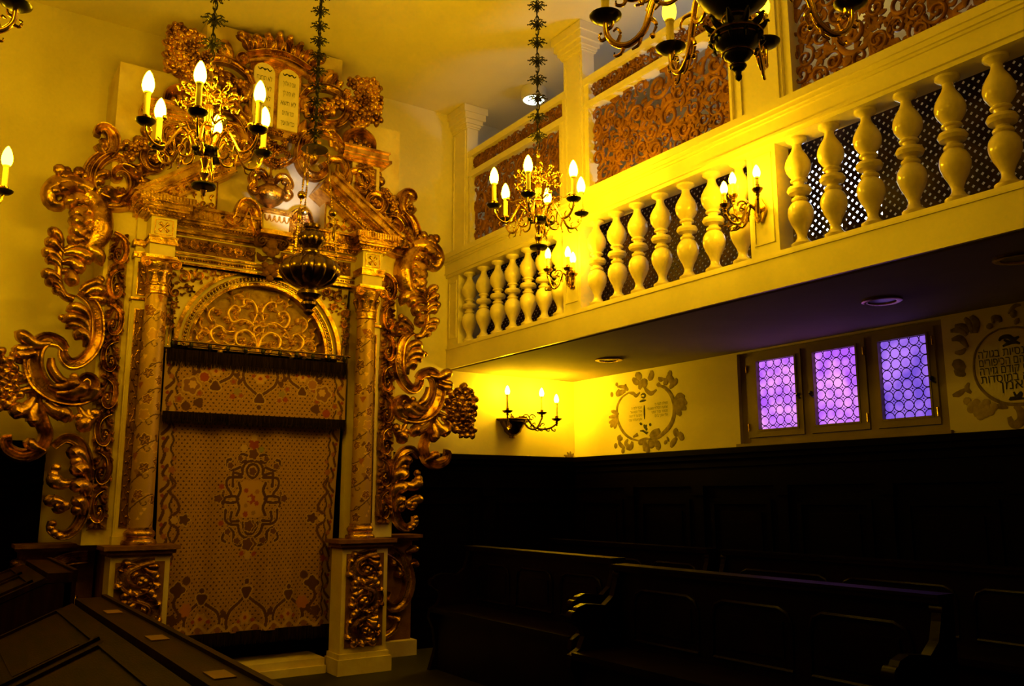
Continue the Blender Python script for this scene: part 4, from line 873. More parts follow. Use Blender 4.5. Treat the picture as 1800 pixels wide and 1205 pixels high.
top_scroll = carve('scroll_ornament', [
    ('S','V',[(760,810),(710,735),(620,705),(548,755),(528,850),(565,925),(625,940),(660,905),(640,870)],[16,24,26,26,22,14]),
    ('L','V',[(700,780),(690,720),(660,690),(625,700)],20),('L','V',[(640,760),(580,760),(555,820),(575,865)],22),('L','V',[(690,830),(640,800),(600,830),(590,880)],24),('L','V',[(730,800),(720,760),(690,745)],18),
    ('S','V',[(540,520),(570,485),(640,468),(720,490),(770,545),(775,610),(730,660),(660,660),(610,620),(620,560),(670,540),(700,570)],[14,20,22,20,16,12]),
    ('L','V',[(600,640),(570,600),(560,550),(580,520)],20),('L','V',[(700,500),(690,450),(710,410),(735,430)],20),('L','V',[(720,480),(740,450),(745,430)],16),('L','V',[(660,480),(660,430),(690,400),(720,410)],22),
    ('F','V',[(660,590)],34),('F','V',[(720,560)],28),('L','V',[(740,640),(700,680),(690,730)],26),('L','V',[(620,640),(600,680),(640,720)],24),('F','V',[(590,560)],24),('L','V',[(560,640),(545,690),(570,720)],20),
    ('S','P',[(180,330),(230,280),(320,290),(360,360),(340,450),(280,480),(230,430)],[22,30,30,24,16]),('L','P',[(330,300),(380,360),(400,440),(360,570)],28),('L','P',[(290,330),(290,400),(330,450),(350,520)],22),
    ('S','P',[(380,560),(385,440),(450,390),(530,410),(570,480),(540,560),(480,560),(460,500)],[20,28,28,24,14]),('L','P',[(420,570),(450,620),(490,650)],22),('L','P',[(480,540),(530,600),(560,570)],24),
    ('S','P',[(560,720),(580,640),(650,610),(720,650),(735,730),(690,790),(620,780),(590,720),(640,690)],[18,26,28,24,14]),('K','P',[(690,705)],26),('F','P',[(640,700)],32),
    ('F','P',[(760,640)],34),('F','P',[(800,700)],34),('F','P',[(740,600)],30),('K','P',[(810,760)],26),('L','P',[(740,800),(760,860),(810,880)],34),('K','P',[(770,700)],28),('F','P',[(825,735)],26),
    ('L','P',[(330,90),(300,130),(330,170),(370,150)],30),('L','P',[(390,60),(350,100),(380,160),(420,190)],30),('L','P',[(400,280),(440,240),(470,200)],28)], 6.42, ark)
carve('flower_cluster', [('F','T',[p],w) for p, w in (((1130,570),44),((1200,570),50),((1260,590),52),((1330,570),44),((1365,620),44),((1340,670),50),((1270,660),46),((1380,740),44),((1310,750),52),((1240,720),44),((1200,660),40),((1370,830),46),((1300,840),54),((1230,800),46),((1180,740),40),((1350,930),54),((1270,930),50),((1190,880),46),((1130,830),40),((1150,930),40),((1220,950),42),((1080,660),30),((1100,720),30),((1310,900),40),((1150,780),34))]
      +[('L','T',[(1110,820),(1080,780),(1070,720)],30),('L','T',[(1120,960),(1180,1000),(1280,980)],34)], 6.38, top_scroll)
# tablets with crown
tb = bx('tablet_board', M_gold, [(XC-.215, XC+.195, 6.42, 6.5, 4.06, 4.60)])
q = MB(); q.prism([(XC-.215, 4.60), (XC-.19, 4.67), (XC-.10, 4.70), (XC-.01, 4.66), (XC+.08, 4.70), (XC+.17, 4.67), (XC+.195, 4.60)], F65, 0, .08); q.build('tablet_head', M_gold, tb)
for cx, lines in ((XC-.108, ('לא תרצח', 'לא תנאף', 'לא תגנב', 'לא תענה', 'לא תחמד')), (XC+.092, ('אנכי ה אלהיך', 'לא יהיה לך', 'לא תשא', 'זכור את יום', 'כבד את אביך'))):
    P = [(cx-.083, 4.12), (cx+.083, 4.12), (cx+.083, 4.56)]+[(cx+.083*cos(a), 4.56+.075*sin(a)) for a in np.linspace(.2, pi-.2, 11)]+[(cx-.083, 4.56)]
    q = MB(); q.prism(P, frY(6.42), -.004, .016); t_ = q.build('tablet', M_tablet, ark)
    q = MB(); fr = frY(6.404)
    for s in (-1, 1): relief(q, fr, [(cx, 4.575), (cx+s*.02, 4.59), (cx+s*.04, 4.575), (cx+s*.055, 4.59)], [.004, .006, .003], [.001, .001])
    knob(q, fr, (cx, 4.582), .010, 0, .1); q.build('tablet_ornament', M_ink, t_)
    for i, s in enumerate(lines): text('inscription', s, M_ink, .058, frY(6.403), cx, 4.49-i*.083, 0, t_, sx=min(1.0, 6.3/len(s)*.62), bold=.004, center=True)
q = MB(); fr = frY(6.42)
for a, b, z, w in ((-.24, -.33, 4.79, .055), (-.17, -.21, 4.80, .045), (-.10, -.12, 4.84, .05), (-.03, -.03, 4.87, .05), (.05, .05, 4.87, .05), (.12, .14, 4.84, .05), (.18, .22, 4.80, .045), (.24, .33, 4.79, .055)):
    zb = 4.685+.02*(1-(a/.25)**2); m_ = (a*.7+b*.3, (zb+z)/2)
    leafy(q, fr, [(XC+a, zb), (XC+m_[0], m_[1]), (XC+b, z)], w, .05, [.03, .06, .11])
    lobe(q, fr, [(XC+m_[0], m_[1]), (XC+b, z-.02), (XC+b+(.03 if b > 0 else -.03), z-.005)], .026, .035, [.06, .1, .09])
    for s_ in (-1, 1): lobe(q, fr, [(XC+a+s_*.012, zb), (XC+m_[0]+s_*.03, m_[1]-.01), (XC+b+s_*.035, (z+m_[1])/2)], .022, .03, [.05, .08, .07])
cro = q.build('crown', M_gold, ark, True)
q = MB(); relief(q, fr, [(XC-.26, 4.64), (XC-.13, 4.69), (XC, 4.705), (XC+.13, 4.69), (XC+.26, 4.64)], [.026, .03, .026], [.09, .11, .09], RIM, n=20)
relief(q, fr, [(XC-.25, 4.605), (XC-.13, 4.655), (XC, 4.67), (XC+.13, 4.655), (XC+.25, 4.605)], [.012, .012], [.07, .09, .07], n=20)
for s in (-1, 1):
    relief(q, fr, [(XC+s*.22, 4.62), (XC+s*.28, 4.64)]+[tuple(p) for p in spiral((XC+s*.29, 4.60), .045, .012, pi/2, -s*1.2, 10)], [.02, .018], [.05, .06], RIM)
    for z in (4.50, 4.40, 4.28): lobe(q, fr, [(XC+s*.20, z+.04), (XC+s*.25, z+.03), (XC+s*.245, z-.02)], .028, .04)
[o.build('crown_band', M_gold2, cro, True) for o in clusters(q, .02)]
q = MB(); rg = random.Random(8); fr = frY(6.40)
for k in range(46):
    z = rg.uniform(3.80, 4.08); hw = .20*(1-((4.10-z)/.34)**1.4)+.02; x = XC-.01+rg.uniform(-hw, hw); r = rg.uniform(.022, .038)
    for j in range(5): b = j*1.26+k; lobe(q, fr, [(x, z), (x+r*.6*cos(b), z+r*.6*sin(b)), (x+r*cos(b+.3), z+r*sin(b+.3))], r*.38, r*.6, [r*.4, r*.8, r*.3])
    knob(q, fr, (x, z), r*.4, r*.8)
for s in (-1, 1): relief(q, fr, [(XC+s*.22, 4.07), (XC+s*.20, 3.95), (XC+s*.10, 3.83), (XC, 3.78)], [.016, .016], [.04, .04], RIM)
q.build('flower_basket', M_gold, ark, True)
# leaf brackets beside the urn
carve('leaf_bracket', [('S','Q',[(585,850),(565,760),(545,660),(505,600),(460,592),(425,650),(395,720),(340,750),(290,715)],[26,44,54,54,48,38,22]),('L','Q',[(360,740),(300,700),(260,690),(235,725)],26),('L','Q',[(340,760),(300,770),(270,750)],20)], 6.36, ark, sides=(-1,) if False else (1,))
carve('leaf_bracket', [('S','Q',[(585,850),(565,760),(545,660),(505,600),(460,592),(425,650),(395,720),(340,750),(290,715)],[26,44,54,54,48,38,22]),('L','Q',[(360,740),(300,700),(260,690),(235,725)],26),('L','Q',[(340,760),(300,770),(270,750)],20)], 6.36, ark, sides=(-1,))

# ================================================================ CURTAIN, VALANCE AND ROD
rod = thing('curtain_rod', 'thin brass double rod with small hooks carrying the ark curtain below the arch', 'curtain rod', (XC, 6.445, 2.37), world=True)
q = MB(); q.tube([(1.385, 6.445, 2.362), (2.735, 6.445, 2.362)], .007, 8); q.tube([(1.45, 6.46, 2.332), (2.70, 6.46, 2.332)], .004, 6)
for x in (1.385, 2.735): q.ball((x, 6.445, 2.362), .014)
q.build('bar', M_oldbr, rod, True)
hk = None
for k in range(11):
    if hk is None:
        q = MB(); q.lathe([(.006, 0), (.012, -.004), (.016, -.02), (.010, -.042), (.004, -.05)], (0, 0, 0), 10); hk = q.build('hook', M_iron, rod, True); c = hk
    else: c = hk.copy(); COL.objects.link(c); c.parent = rod
    c.location = (-.655+k*.131, -.002, -.012)
GROUND = (.37, .19, .03)
DOT, CRM, LINE, IVO, ROSE = (.06, .016, .006), (.085, .026, .010), (.06, .02, .008), (.46, .28, .075), (.26, .04, .015)
def dots(cv):
    sp = .0395; r = np.round(cv.V/(sp*.62)); u = cv.U/sp+.5*(r % 2); du = (u-np.round(u))*sp; dv = cv.V-r*sp*.62
    cv.C[np.hypot(du, dv) < .0068] = DOT
    rg = np.random.RandomState(2); cv.C *= (.86+.28*rg.rand(*cv.U.shape))[..., None]
    f = np.abs(((cv.U/sp) % 1)-.5)+np.abs(((cv.V/(sp*1.24)) % 1)-.5); cv.C[(np.abs(f-.5) < .055)] *= .80
def motif(cv, c, w, h, flipv=1, big=True):
    """strapwork cartouche with a blossom, used along the borders"""
    for s in (-1, 1):
        P = [(c[0], c[1]-flipv*h*.5), (c[0]+s*w*.22, c[1]-flipv*h*.30), (c[0]+s*w*.42, c[1]-flipv*h*.10), (c[0]+s*w*.5, c[1]+flipv*h*.2), (c[0]+s*w*.44, c[1]+flipv*h*.5)]
        cv.stroke(P, .017, IVO); cv.stroke(P, .0115, CRM)
        cv.stroke([(c[0]+s*w*.5, c[1]+flipv*h*.1), (c[0]+s*w*.62, c[1]-flipv*h*.1), (c[0]+s*w*.66, c[1]+flipv*h*.12)], .009, CRM); cv.blob((c[0]+s*w*.62, c[1]), .02, CRM, 5, .2)
        cv.blob((c[0]+s*w*.2, c[1]+flipv*h*.2), .016, ROSE, 5, .2)
    cv.blob((c[0], c[1]+flipv*h*.12), w*.18, IVO, 6, .2); cv.blob((c[0], c[1]+flipv*h*.12), w*.13, (.52, .26, .06), 6, .25); cv.blob((c[0], c[1]+flipv*h*.12), w*.05, ROSE)
    cv.blob((c[0], c[1]-flipv*h*.58), w*.20, IVO, 3, .22, -flipv*pi/2); cv.blob((c[0], c[1]-flipv*h*.58), w*.165, CRM, 3, .25, -flipv*pi/2)
    if big: cv.blob((c[0], c[1]-flipv*h*.86), w*.09, IVO); cv.blob((c[0], c[1]-flipv*h*.86), w*.07, CRM)
def edge_band(cv, u0, s, v0, v1):
    m = (s*(cv.U-u0) < .085) & (cv.V > v0) & (cv.V < v1); cv.C[m] = (.42, .25, .065)
    n = int((v1-v0)/.20)
    for k in range(n+1):
        v = v0+.02+k*.20; d = 1 if k % 2 else -1
        cv.stroke([(u0+s*.02, v), (u0+s*(.07 if d > 0 else .04), v+.06), (u0+s*.03, v+.12), (u0+s*.06, v+.18)], .011, CRM)
        cv.stroke([(u0+s*.085, v), (u0+s*.10, v+.05), (u0+s*.08, v+.10), (u0+s*.10, v+.16), (u0+s*.085, v+.2)], .007, LINE)
        cv.blob((u0+s*.05, v+.09), .022, (.30, .10, .03), 5, .3, k); cv.blob((u0+s*.03, v+.17), .013, ROSE)
        cv.blob((u0+s*.105, v+.03), .018, (.26, .09, .03), 4, .3)
def fabric(name, par, u0, u1, z0, z1, nu, nv, Y, paint, fold, ph, lean=None):
    U, V = np.meshgrid(np.linspace(u0, u1, nu), np.linspace(z0, z1, nv)); cv = Canvas(U-XC, V, GROUND); paint(cv)
    t = (z1-V)/(z1-z0); D = fold*(.35+.65*t)*(np.sin(U*17+ph)+.55*np.sin(U*31+ph*2+t*1.2)+.3*np.sin(U*7-ph))
    Uo = U if lean is None else lean(U, t)
    q = MB(); A = np.stack([Uo, Y-D, V], 2).reshape(-1, 3); B = A+np.array((0, .004, 0)); nF = grid_faces(nv, nu, False); n = nu*nv
    q.add(A, nF); o = q.build(name, M_cloth, par, 'all', cv.C.reshape(-1, 3))
    md = o.modifiers.new('thickness', 'SOLIDIFY'); md.thickness = .004; md.offset = 0
    return o
def paint_main(cv):
    dots(cv)
    cv.C[cv.V < .40] *= .96
    edge_band(cv, -.69, 1, .28, 1.82); edge_band(cv, .69, -1, .28, 1.82)
    for s in (-1, 1):
        motif_c = (s*.60, 1.10)
        for k in (-1, 1):
            cv.stroke([(s*.60, 1.10+k*.02), (s*.54, 1.10+k*.07), (s*.56, 1.10+k*.14), (s*.62, 1.10+k*.20)], .010, CRM)
            cv.stroke([(s*.62, 1.10+k*.20), (s*.57, 1.10+k*.25), (s*.60, 1.10+k*.30)], .009, CRM)
        cv.blob((s*.50, 1.10), .05, IVO, 5, .25); cv.blob((s*.50, 1.10), .042, CRM, 5, .28); cv.blob((s*.57, 1.10), .03, IVO, 6, .2)
        cv.blob((s*.60, .80), .03, ROSE, 5, .2); cv.blob((s*.60, 1.45), .03, (.30, .10, .03), 5, .3)
    for c, w, h in ((0, .30, .26), (-.33, .26, .20), (.33, .26, .20)):
        motif(cv, (c, .43), w, h, -1)
    for s in (-1, 1):
        cv.blob((s*.52, .62), .065, IVO, 4, .22); cv.blob((s*.52, .62), .055, CRM, 4, .25); cv.blob((s*.46, .68), .03, CRM)
        cv.stroke([(s*.52, .60), (s*.54, .52), (s*.50, .44), (s*.56, .36)], .010, CRM); cv.blob((s*.45, .48), .05, (.40, .14, .04), 6, .15); cv.blob((s*.55, .42), .04, CRM, 5, .2)
        for k in range(5): cv.blob((s*(.08+.13*k), .335), .035, (.22, .08, .03), 3, .3, pi/2); cv.stroke([(s*(.02+.13*k), .31), (s*(.08+.13*k), .36), (s*(.15+.13*k), .31)], .010, IVO)
    # central strapwork medallion (drawn from the photograph's half, mirrored)
    def M(x, y): return ((x-410)*.00076, 1.245-(y-660)*.00078)
    cv.blob((0, 1.245), .15, (.44, .24, .05), 6, .10)
    HALF = [[(410,300),(340,315),(300,380),(300,430),(215,415),(210,470),(212,545)],[(300,455),(165,465),(150,540),(185,590),(200,620)],[(410,330),(370,345),(345,390),(370,440),(410,465)],
        [(270,510),(290,580),(262,660),(285,740),(262,810)],[(150,640),(130,660),(150,690),(240,690),(270,660),(240,635),(150,640)],[(120,590),(112,660),(125,730)],[(212,780),(208,860),(285,862)],[(150,760),(150,850),(200,890),(280,895)],
        [(280,900),(300,970),(350,1015),(410,1020)],[(330,880),(340,930),(375,980),(410,985)],[(340,250),(290,240),(265,280),(290,315),(330,300)],[(280,360),(200,390),(150,350),(150,300),(180,290)],[(200,930),(240,970),(245,1050),(300,1090),(350,1070)],[(190,930),(140,980),(130,1030),(160,1050)]]
    for w, c in ((.0155, IVO), (.0105, (.07, .02, .008))):
        for h in HALF:
            P = [M(*p) for p in h]; cv.stroke(P, w, c); cv.stroke([(-a, b) for a, b in P], w, c)
    dk = (.11, .035, .016)
    for x, y, r in ((410,235,.044),(410,400,.034),(395,910,.044),(390,1080,.05),(75,655,.032),(180,350,.026),(180,960,.026),(275,280,.022),(275,1045,.026),(120,600,.012),(120,730,.012)):
        for s in (-1, 1): p = M(x, y); cv.blob((s*p[0], p[1]), r*1.15, IVO, 5, .18); cv.blob((s*p[0], p[1]), r, dk, 5, .2)
    for x, y, r, c in ((410,140,.045,ROSE),(410,660,.040,ROSE),(390,660,.02,IVO),(350,580,.02,ROSE),(470,590,.02,(.30,.12,.03)),(350,800,.024,ROSE),(440,790,.02,(.25,.13,.03)),(310,180,.03,IVO),(490,190,.025,(.22,.20,.05)),(100,545,.022,ROSE),(110,880,.022,ROSE),(400,1180,.035,IVO),(330,1160,.02,ROSE),(470,1170,.02,ROSE),(410,80,.03,IVO),(350,720,.018,(.28,.14,.04)),(470,700,.02,ROSE)):
        p = M(x, y); cv.blob(p, r, c, 6, .22, x)
def paint_val(cv):
    dots(cv); edge_band(cv, -.69, 1, 1.80, 2.27); edge_band(cv, .69, -1, 1.80, 2.27)
    motif(cv, (0, 2.11), .26, .22, 1); motif(cv, (-.33, 2.15), .25, .16, 1, False); motif(cv, (.33, 2.15), .23, .16, 1, False)
    for x, z, r in ((-.20, 2.10, .03), (.21, 2.07, .028), (-.14, 2.0, .024), (.15, 1.98, .024), (-.44, 2.0, .03), (.45, 1.99, .03), (-.58, 1.95, .035), (.60, 1.96, .03), (.42, 2.08, .03)): cv.blob((x, z), r*1.2, IVO, 5, .2, x*9); cv.blob((x, z), r, (.24, .09, .025), 5, .22, x*9); cv.blob((x, z), r*.4, ROSE)
    for s in (-1, 1):
        cv.blob((s*.50, 2.05), .075, IVO, 5, .15); cv.blob((s*.50, 2.05), .064, (.20, .08, .03), 5, .2); cv.blob((s*.49, 2.06), .032, (.52, .30, .08), 6, .2)
        cv.blob((s*.44, 1.93), .04, CRM, 3, .2, 1); cv.blob((s*.53, 1.90), .032, ROSE if s > 0 else CRM); cv.blob((s*.41, 2.12), .042, IVO); cv.blob((s*.41, 2.12), .036, ROSE if s < 0 else (.30, .12, .04), 8, .1)
        cv.blob((s*.17, 2.03), .03, (.24, .17, .05), 5, .3); cv.blob((s*.20, 1.99), .022, ROSE, 5, .2)
cur = thing('ark_curtain', 'long gold brocade curtain with dotted ground and central strapwork medallion, hanging in the ark', 'curtain', (XC, 6.55, .28), world=True)
fabric('curtain_cloth', cur, XC-.69, XC+.69, .30, 1.86, 290, 330, 6.545, paint_main, .026, 1.0, lambda U, t: XC+(U-XC)*(1-.055*np.sin(np.clip(t, 0, 1)*2.2)))
def fringe(name, par, z0, z1, Y, seed):
    rg = random.Random(seed); q = MB(); n = 230
    q.box(XC-.685, XC+.685, Y, Y+.006, z0+.3*(z1-z0), z1)
    for k in range(n):
        x = XC-.683+1.366*k/(n-1); e = z0+rg.uniform(-.006, .010); q.tube([(x, Y-.003, z1), (x+rg.uniform(-.003, .003), Y-.004-rg.random()*.006, (z0+z1)/2), (x+rg.uniform(-.004, .004), Y-.002, e)], [.0036, .0034, .0022], 5)
    return q.build(name, M_fringe, par, True)
fringe('hem_fringe', cur, .215, .31, 6.53, 3)
val = thing('ark_valance', 'short gold brocade valance with dark fringes above the long ark curtain', 'valance', (XC, 6.53, 1.80), world=True)
fabric('valance_cloth', val, XC-.69, XC+.69, 1.83, 2.30, 290, 110, 6.475, paint_val, .004, 2.0)
fringe('top_fringe', val, 2.185, 2.305, 6.458, 5); fringe('lower_fringe', val, 1.775, 1.858, 6.460, 6)
# ================================================================ LAMPS
def bulb_mesh(h, r):
    return MB().lathe([(r*.62, 0), (r*.85, h*.10), (r, h*.28), (r*.98, h*.42), (r*.80, h*.64), (r*.50, h*.84), (r*.2, h*.96), (.0005, h)], (0, 0, 0), 14)
def candle(par, p, hs, rs, hb, rb, pan, mp=None, bare=False, mb=None):
    """drip pan, socket, sleeve and bulb on an arm (children of the arm)"""
    p = np.array(p, float)
    q = MB(); q.lathe([(pan*.25, -.012), (pan*.6, -.010), (pan*.95, .004), (pan, .012), (pan*.93, .012), (pan*.5, .002), (pan*.2, .0)], p, 22); q.build('drip_pan', mp or M_iron, par, True)
    q = MB(); q.lathe([(rs*.8, .0), (rs*1.5, .005), (rs*1.2, .014), (rs*1.5, .026), (rs*1.5, .034), (rs*1.1, .036)], p, 14); q.build('socket', M_brass, par, True)
    if bare: return
    MB().lathe([(rs, .034), (rs, hs), (rs*1.25, hs+.002), (rs*1.25, hs+.010), (rs*.9, hs+.012)], p, 12).build('candle_sleeve', M_sleeve, par, True)
    q = bulb_mesh(hb, rb); o = q.build('bulb', mb or M_bulb, par, 'all'); o.location = (p[0], p[1], p[2]+hs+.010)
def chain(par, z0, z1, x=0.0, m=M_iron, leaves=True, step=.135, r=.0045, bright=False):
    q = MB(); n = max(2, int((z1-z0)/.045))
    for i in range(n):
        za, zb = z0+(z1-z0)*i/n, z0+(z1-z0)*(i+1)/n; a = np.linspace(0, 2*pi, 11); h = (zb-za)*.62; c = (za+zb)/2
        e = .011*np.cos(a); P = np.stack([x+(e if i % 2 else 0*e), (0*e if i % 2 else e), c+h*np.sin(a)], 1); q.tube(P, r, 5)
    q.tube([(x, 0, z0), (x, 0, z1)], .0022, 5)
    ch = q.build('chain', m, par, True)
    lf = None
    if leaves:
        k = z0+step*.6
        while k < z1-.03:
            if lf is None:
                q = MB()
                for j in range(7):
                    a = j*2*pi/7+.2; d = np.array((cos(a), sin(a), 0))
                    P = [d*.006, d*.028+np.array((0, 0, .010)), d*.052+np.array((0, 0, -.002))]; q.tube(P, [.004, .003, .002], 5, 6)
                    for s in (-1, 1):
                        t = np.array((-sin(a), cos(a), 0))*s; q.tube([d*.024+np.array((0, 0, .009)), d*.034+t*.012+np.array((0, 0, .014)), d*.044+t*.016+np.array((0, 0, .006))], [.003, .003, .0015], 5, 5)
                        q.tube([d*.012, d*.016+t*.009+np.array((0, 0, -.012)), d*.026+t*.010+np.array((0, 0, -.020))], [.003, .003, .0015], 5, 5)
                    q.ball(d*.053, .0045, 6, 4)
                q.lathe([(.004, -.025), (.011, -.015), (.012, .012), (.005, .025)], (0, 0, 0), 8)
                lf = q.build('chain_leaf', m, ch, True); c = lf
            else: c = lf.copy(); COL.objects.link(c); c.parent = ch
            c.location = (x, 0, k); c.rotation_euler = (0, 0, k*9); c.scale = (1.22, 1.22, 1.22); k += step
    return ch
def small_chandelier(label, pos, rot, ztop, mb=None):
    t = thing('brass_chandelier', label, 'chandelier', tuple(pos), rot, 'six-light brass chandeliers')
    MB().lathe([(.004, -.30), (.012, -.285), (.016, -.27), (.010, -.262), (.026, -.255), (.014, -.222), (.020, -.20), (.027, -.185), (.022, -.168), (.013, -.155), (.016, -.135), (.024, -.115), (.026, -.10), (.020, -.085), (.03, -.07), (.03, -.05), (.022, -.03), (.028, -.005), (.032, .02), (.024, .045), (.016, .06), (.026, .068), (.026, .078), (.017, .09), (.020, .12), (.024, .15), (.017, .18), (.025, .19), (.026, .20), (.015, .21), (.019, .24), (.021, .27), (.013, .29), (.022, .30), (.022, .31), (.011, .32), (.015, .345), (.006, .37)], (0, 0, 0), 18).build('stem', M_brass, t, True)
    MB().lathe([(.02, -.262), (.055, -.258), (.060, -.247), (.058, -.240), (.030, -.232), (.015, -.23)], (0, 0, 0), 24).build('base_plate', M_iron, t, True)
    q = MB(); q.lathe([(.02, -.085), (.045, -.08), (.054, -.068), (.054, -.05), (.042, -.04), (.02, -.036)], (0, 0, 0), 20)
    for k in range(6): q.ball((.058*cos(k*pi/3), .058*sin(k*pi/3), -.06), .017, 8, 6)
    q.build('hub', M_iron, t, True)
    q = MB(); q.tube([(.05, 0, -.06), (.085, 0, .0), (.125, 0, .022), (.165, 0, -.035), (.205, 0, -.095), (.255, 0, -.092), (.29, 0, -.05), (.30, 0, -.01)], [.0085, .008, .007, .0075, .008, .007, .006], 8, 34)
    q.tube([(.085, 0, .0), (.07, 0, -.06), (.085, 0, -.11), (.125, 0, -.115), (.14, 0, -.08), (.118, 0, -.06), (.105, 0, -.08)], [.006, .006, .005, .004], 7, 24)
    q.tube([(.165, 0, -.035), (.155, 0, -.09), (.165, 0, -.125)], [.005, .004, .003], 6, 10); q.tube([(.20, 0, -.095), (.21, 0, -.125), (.23, 0, -.13)], [.005, .004, .002], 6, 8)
    q.tube([(.255, 0, -.092), (.27, 0, -.115), (.26, 0, -.13)], [.005, .004, .003], 6, 8); q.tube([(.23, 0, -.10), (.225, 0, -.07), (.24, 0, -.055)], [.004, .004, .003], 6, 8); q.ball((.165, 0, -.128), .006, 6, 5)
    for s in (-1, 1): q.tube([(.28, 0, -.06), (.275, s*.018, -.04), (.288, s*.024, -.025)], [.004, .003, .002], 5, 7); q.tube([(.125, 0, .02), (.13, s*.02, .035), (.145, s*.024, .03)], [.004, .003, .002], 5, 7)
    arm = q.build('arm', M_brass, t, True)
    candle(arm, (.30, 0, 0), .145, .0145, .112, .029, .048, mb=mb)
    for k in range(1, 6): c = copy_tree(arm, t); c.rotation_euler = (0, 0, k*pi/3)
    q = MB()                                              # a tendril with leaf, trumpet flower and ball
    q.tube([(.018, 0, .19), (.06, 0, .215), (.095, 0, .195), (.125, 0, .215), (.165, 0, .20)], [.004, .0035, .003, .003], 6, 20)
    q.lathe([(.004, 0), (.009, .012), (.017, .022), (.012, .02)], (.165, 0, .195), 8)
    q.tube([(.05, 0, .213), (.06, .02, .25), (.085, .03, .275), (.10, .02, .29)], [.0035, .003, .002], 6, 12); q.ball((.10, .02, .292), .010, 8, 6)
    q.tube([(.05, 0, .213), (.08, -.03, .235), (.11, -.05, .25), (.12, -.045, .27)], [.0035, .003, .002], 6, 12); q.ball((.12, -.045, .272), .012, 8, 6)
    q.tube([(.07, 0, .21), (.085, .03, .18), (.11, .04, .165)], [.0035, .003, .002], 6, 10); q.ball((.113, .041, .163), .015, 8, 6)
    for s in (-1, 1):
        q.tube([(.10, 0, .20), (.115, s*.018, .215), (.13, s*.014, .235), (.12, s*.004, .232)], [.005, .006, .004, .002], 6, 10)
        q.tube([(.02, s*.01, .24), (.05, s*.03, .255), (.06, s*.045, .24), (.045, s*.05, .23)], [.004, .005, .004, .002], 6, 10)
    td = q.build('flower_tendril', M_brass, t, True)
    for k in range(1, 6): c = td.copy(); COL.objects.link(c); c.parent = t; c.rotation_euler = (0, 0, k*pi/3+.2)
    td.rotation_euler = (0, 0, .2)
    q = MB()                                              # long stalk rising between the arms, ends in a small ball
    q.tube([(.05, 0, -.05), (.08, 0, .04), (.125, 0, .085), (.175, 0, .075), (.20, 0, .095)], [.004, .0035, .003, .0025], 6, 20)
    q.ball((.205, 0, .097), .013, 8, 6)
    for s in (-1, 1): q.tube([(.09, 0, .05), (.10, s*.02, .075), (.12, s*.03, .07), (.11, s*.018, .055)], [.005, .006, .004, .002], 6, 10); q.tube([(.06, 0, -.01), (.075, s*.018, .015), (.09, s*.03, .005), (.10, s*.03, -.01)], [.006, .007, .005, .002], 6, 10)
    sk = q.build('stalk', M_brass, t, True)
    for k in range(1, 6): c = sk.copy(); COL.objects.link(c); c.parent = t; c.rotation_euler = (0, 0, k*pi/3+pi/6)
    sk.rotation_euler = (0, 0, pi/6)
    q = MB(); q.lathe([(.004, .36), (.014, .375), (.016, .39), (.008, .40)], (0, 0, 0), 10)
    for s in (-1, 1): q.tube([(0, 0, .38), (s*.022, 0, .40), (s*.018, 0, .43), (0, 0, .435)], .0035, 6, 10)
    q.build('hanging_ring', M_brass, t, True)
    chain(t, .43, ztop-pos[2])
    return t
def ring_centre(px, py, D): return at_depth(px, py, D)
# centre of the ring of bulb tops, seen from below
for px, py, D, near, lab in ((369, 157, 4.42, -9, 'brass six-light chandelier hanging in front of the ark, left of the commandment tablets'),
                             (946, 302, 5.75, -12, 'brass six-light chandelier hanging in front of the gallery balustrade'),
                             (-97, 230, 4.6, -22, 'brass six-light chandelier cut by the left picture edge beside the ark')):
    p = at_depth(px, py, D); p = p-np.array((0, 0, .267)); az = atan2(-p[1], -p[0])
    small_chandelier(lab, p, az+radians(near), ZC, M_bulb4 if px < 0 else None)
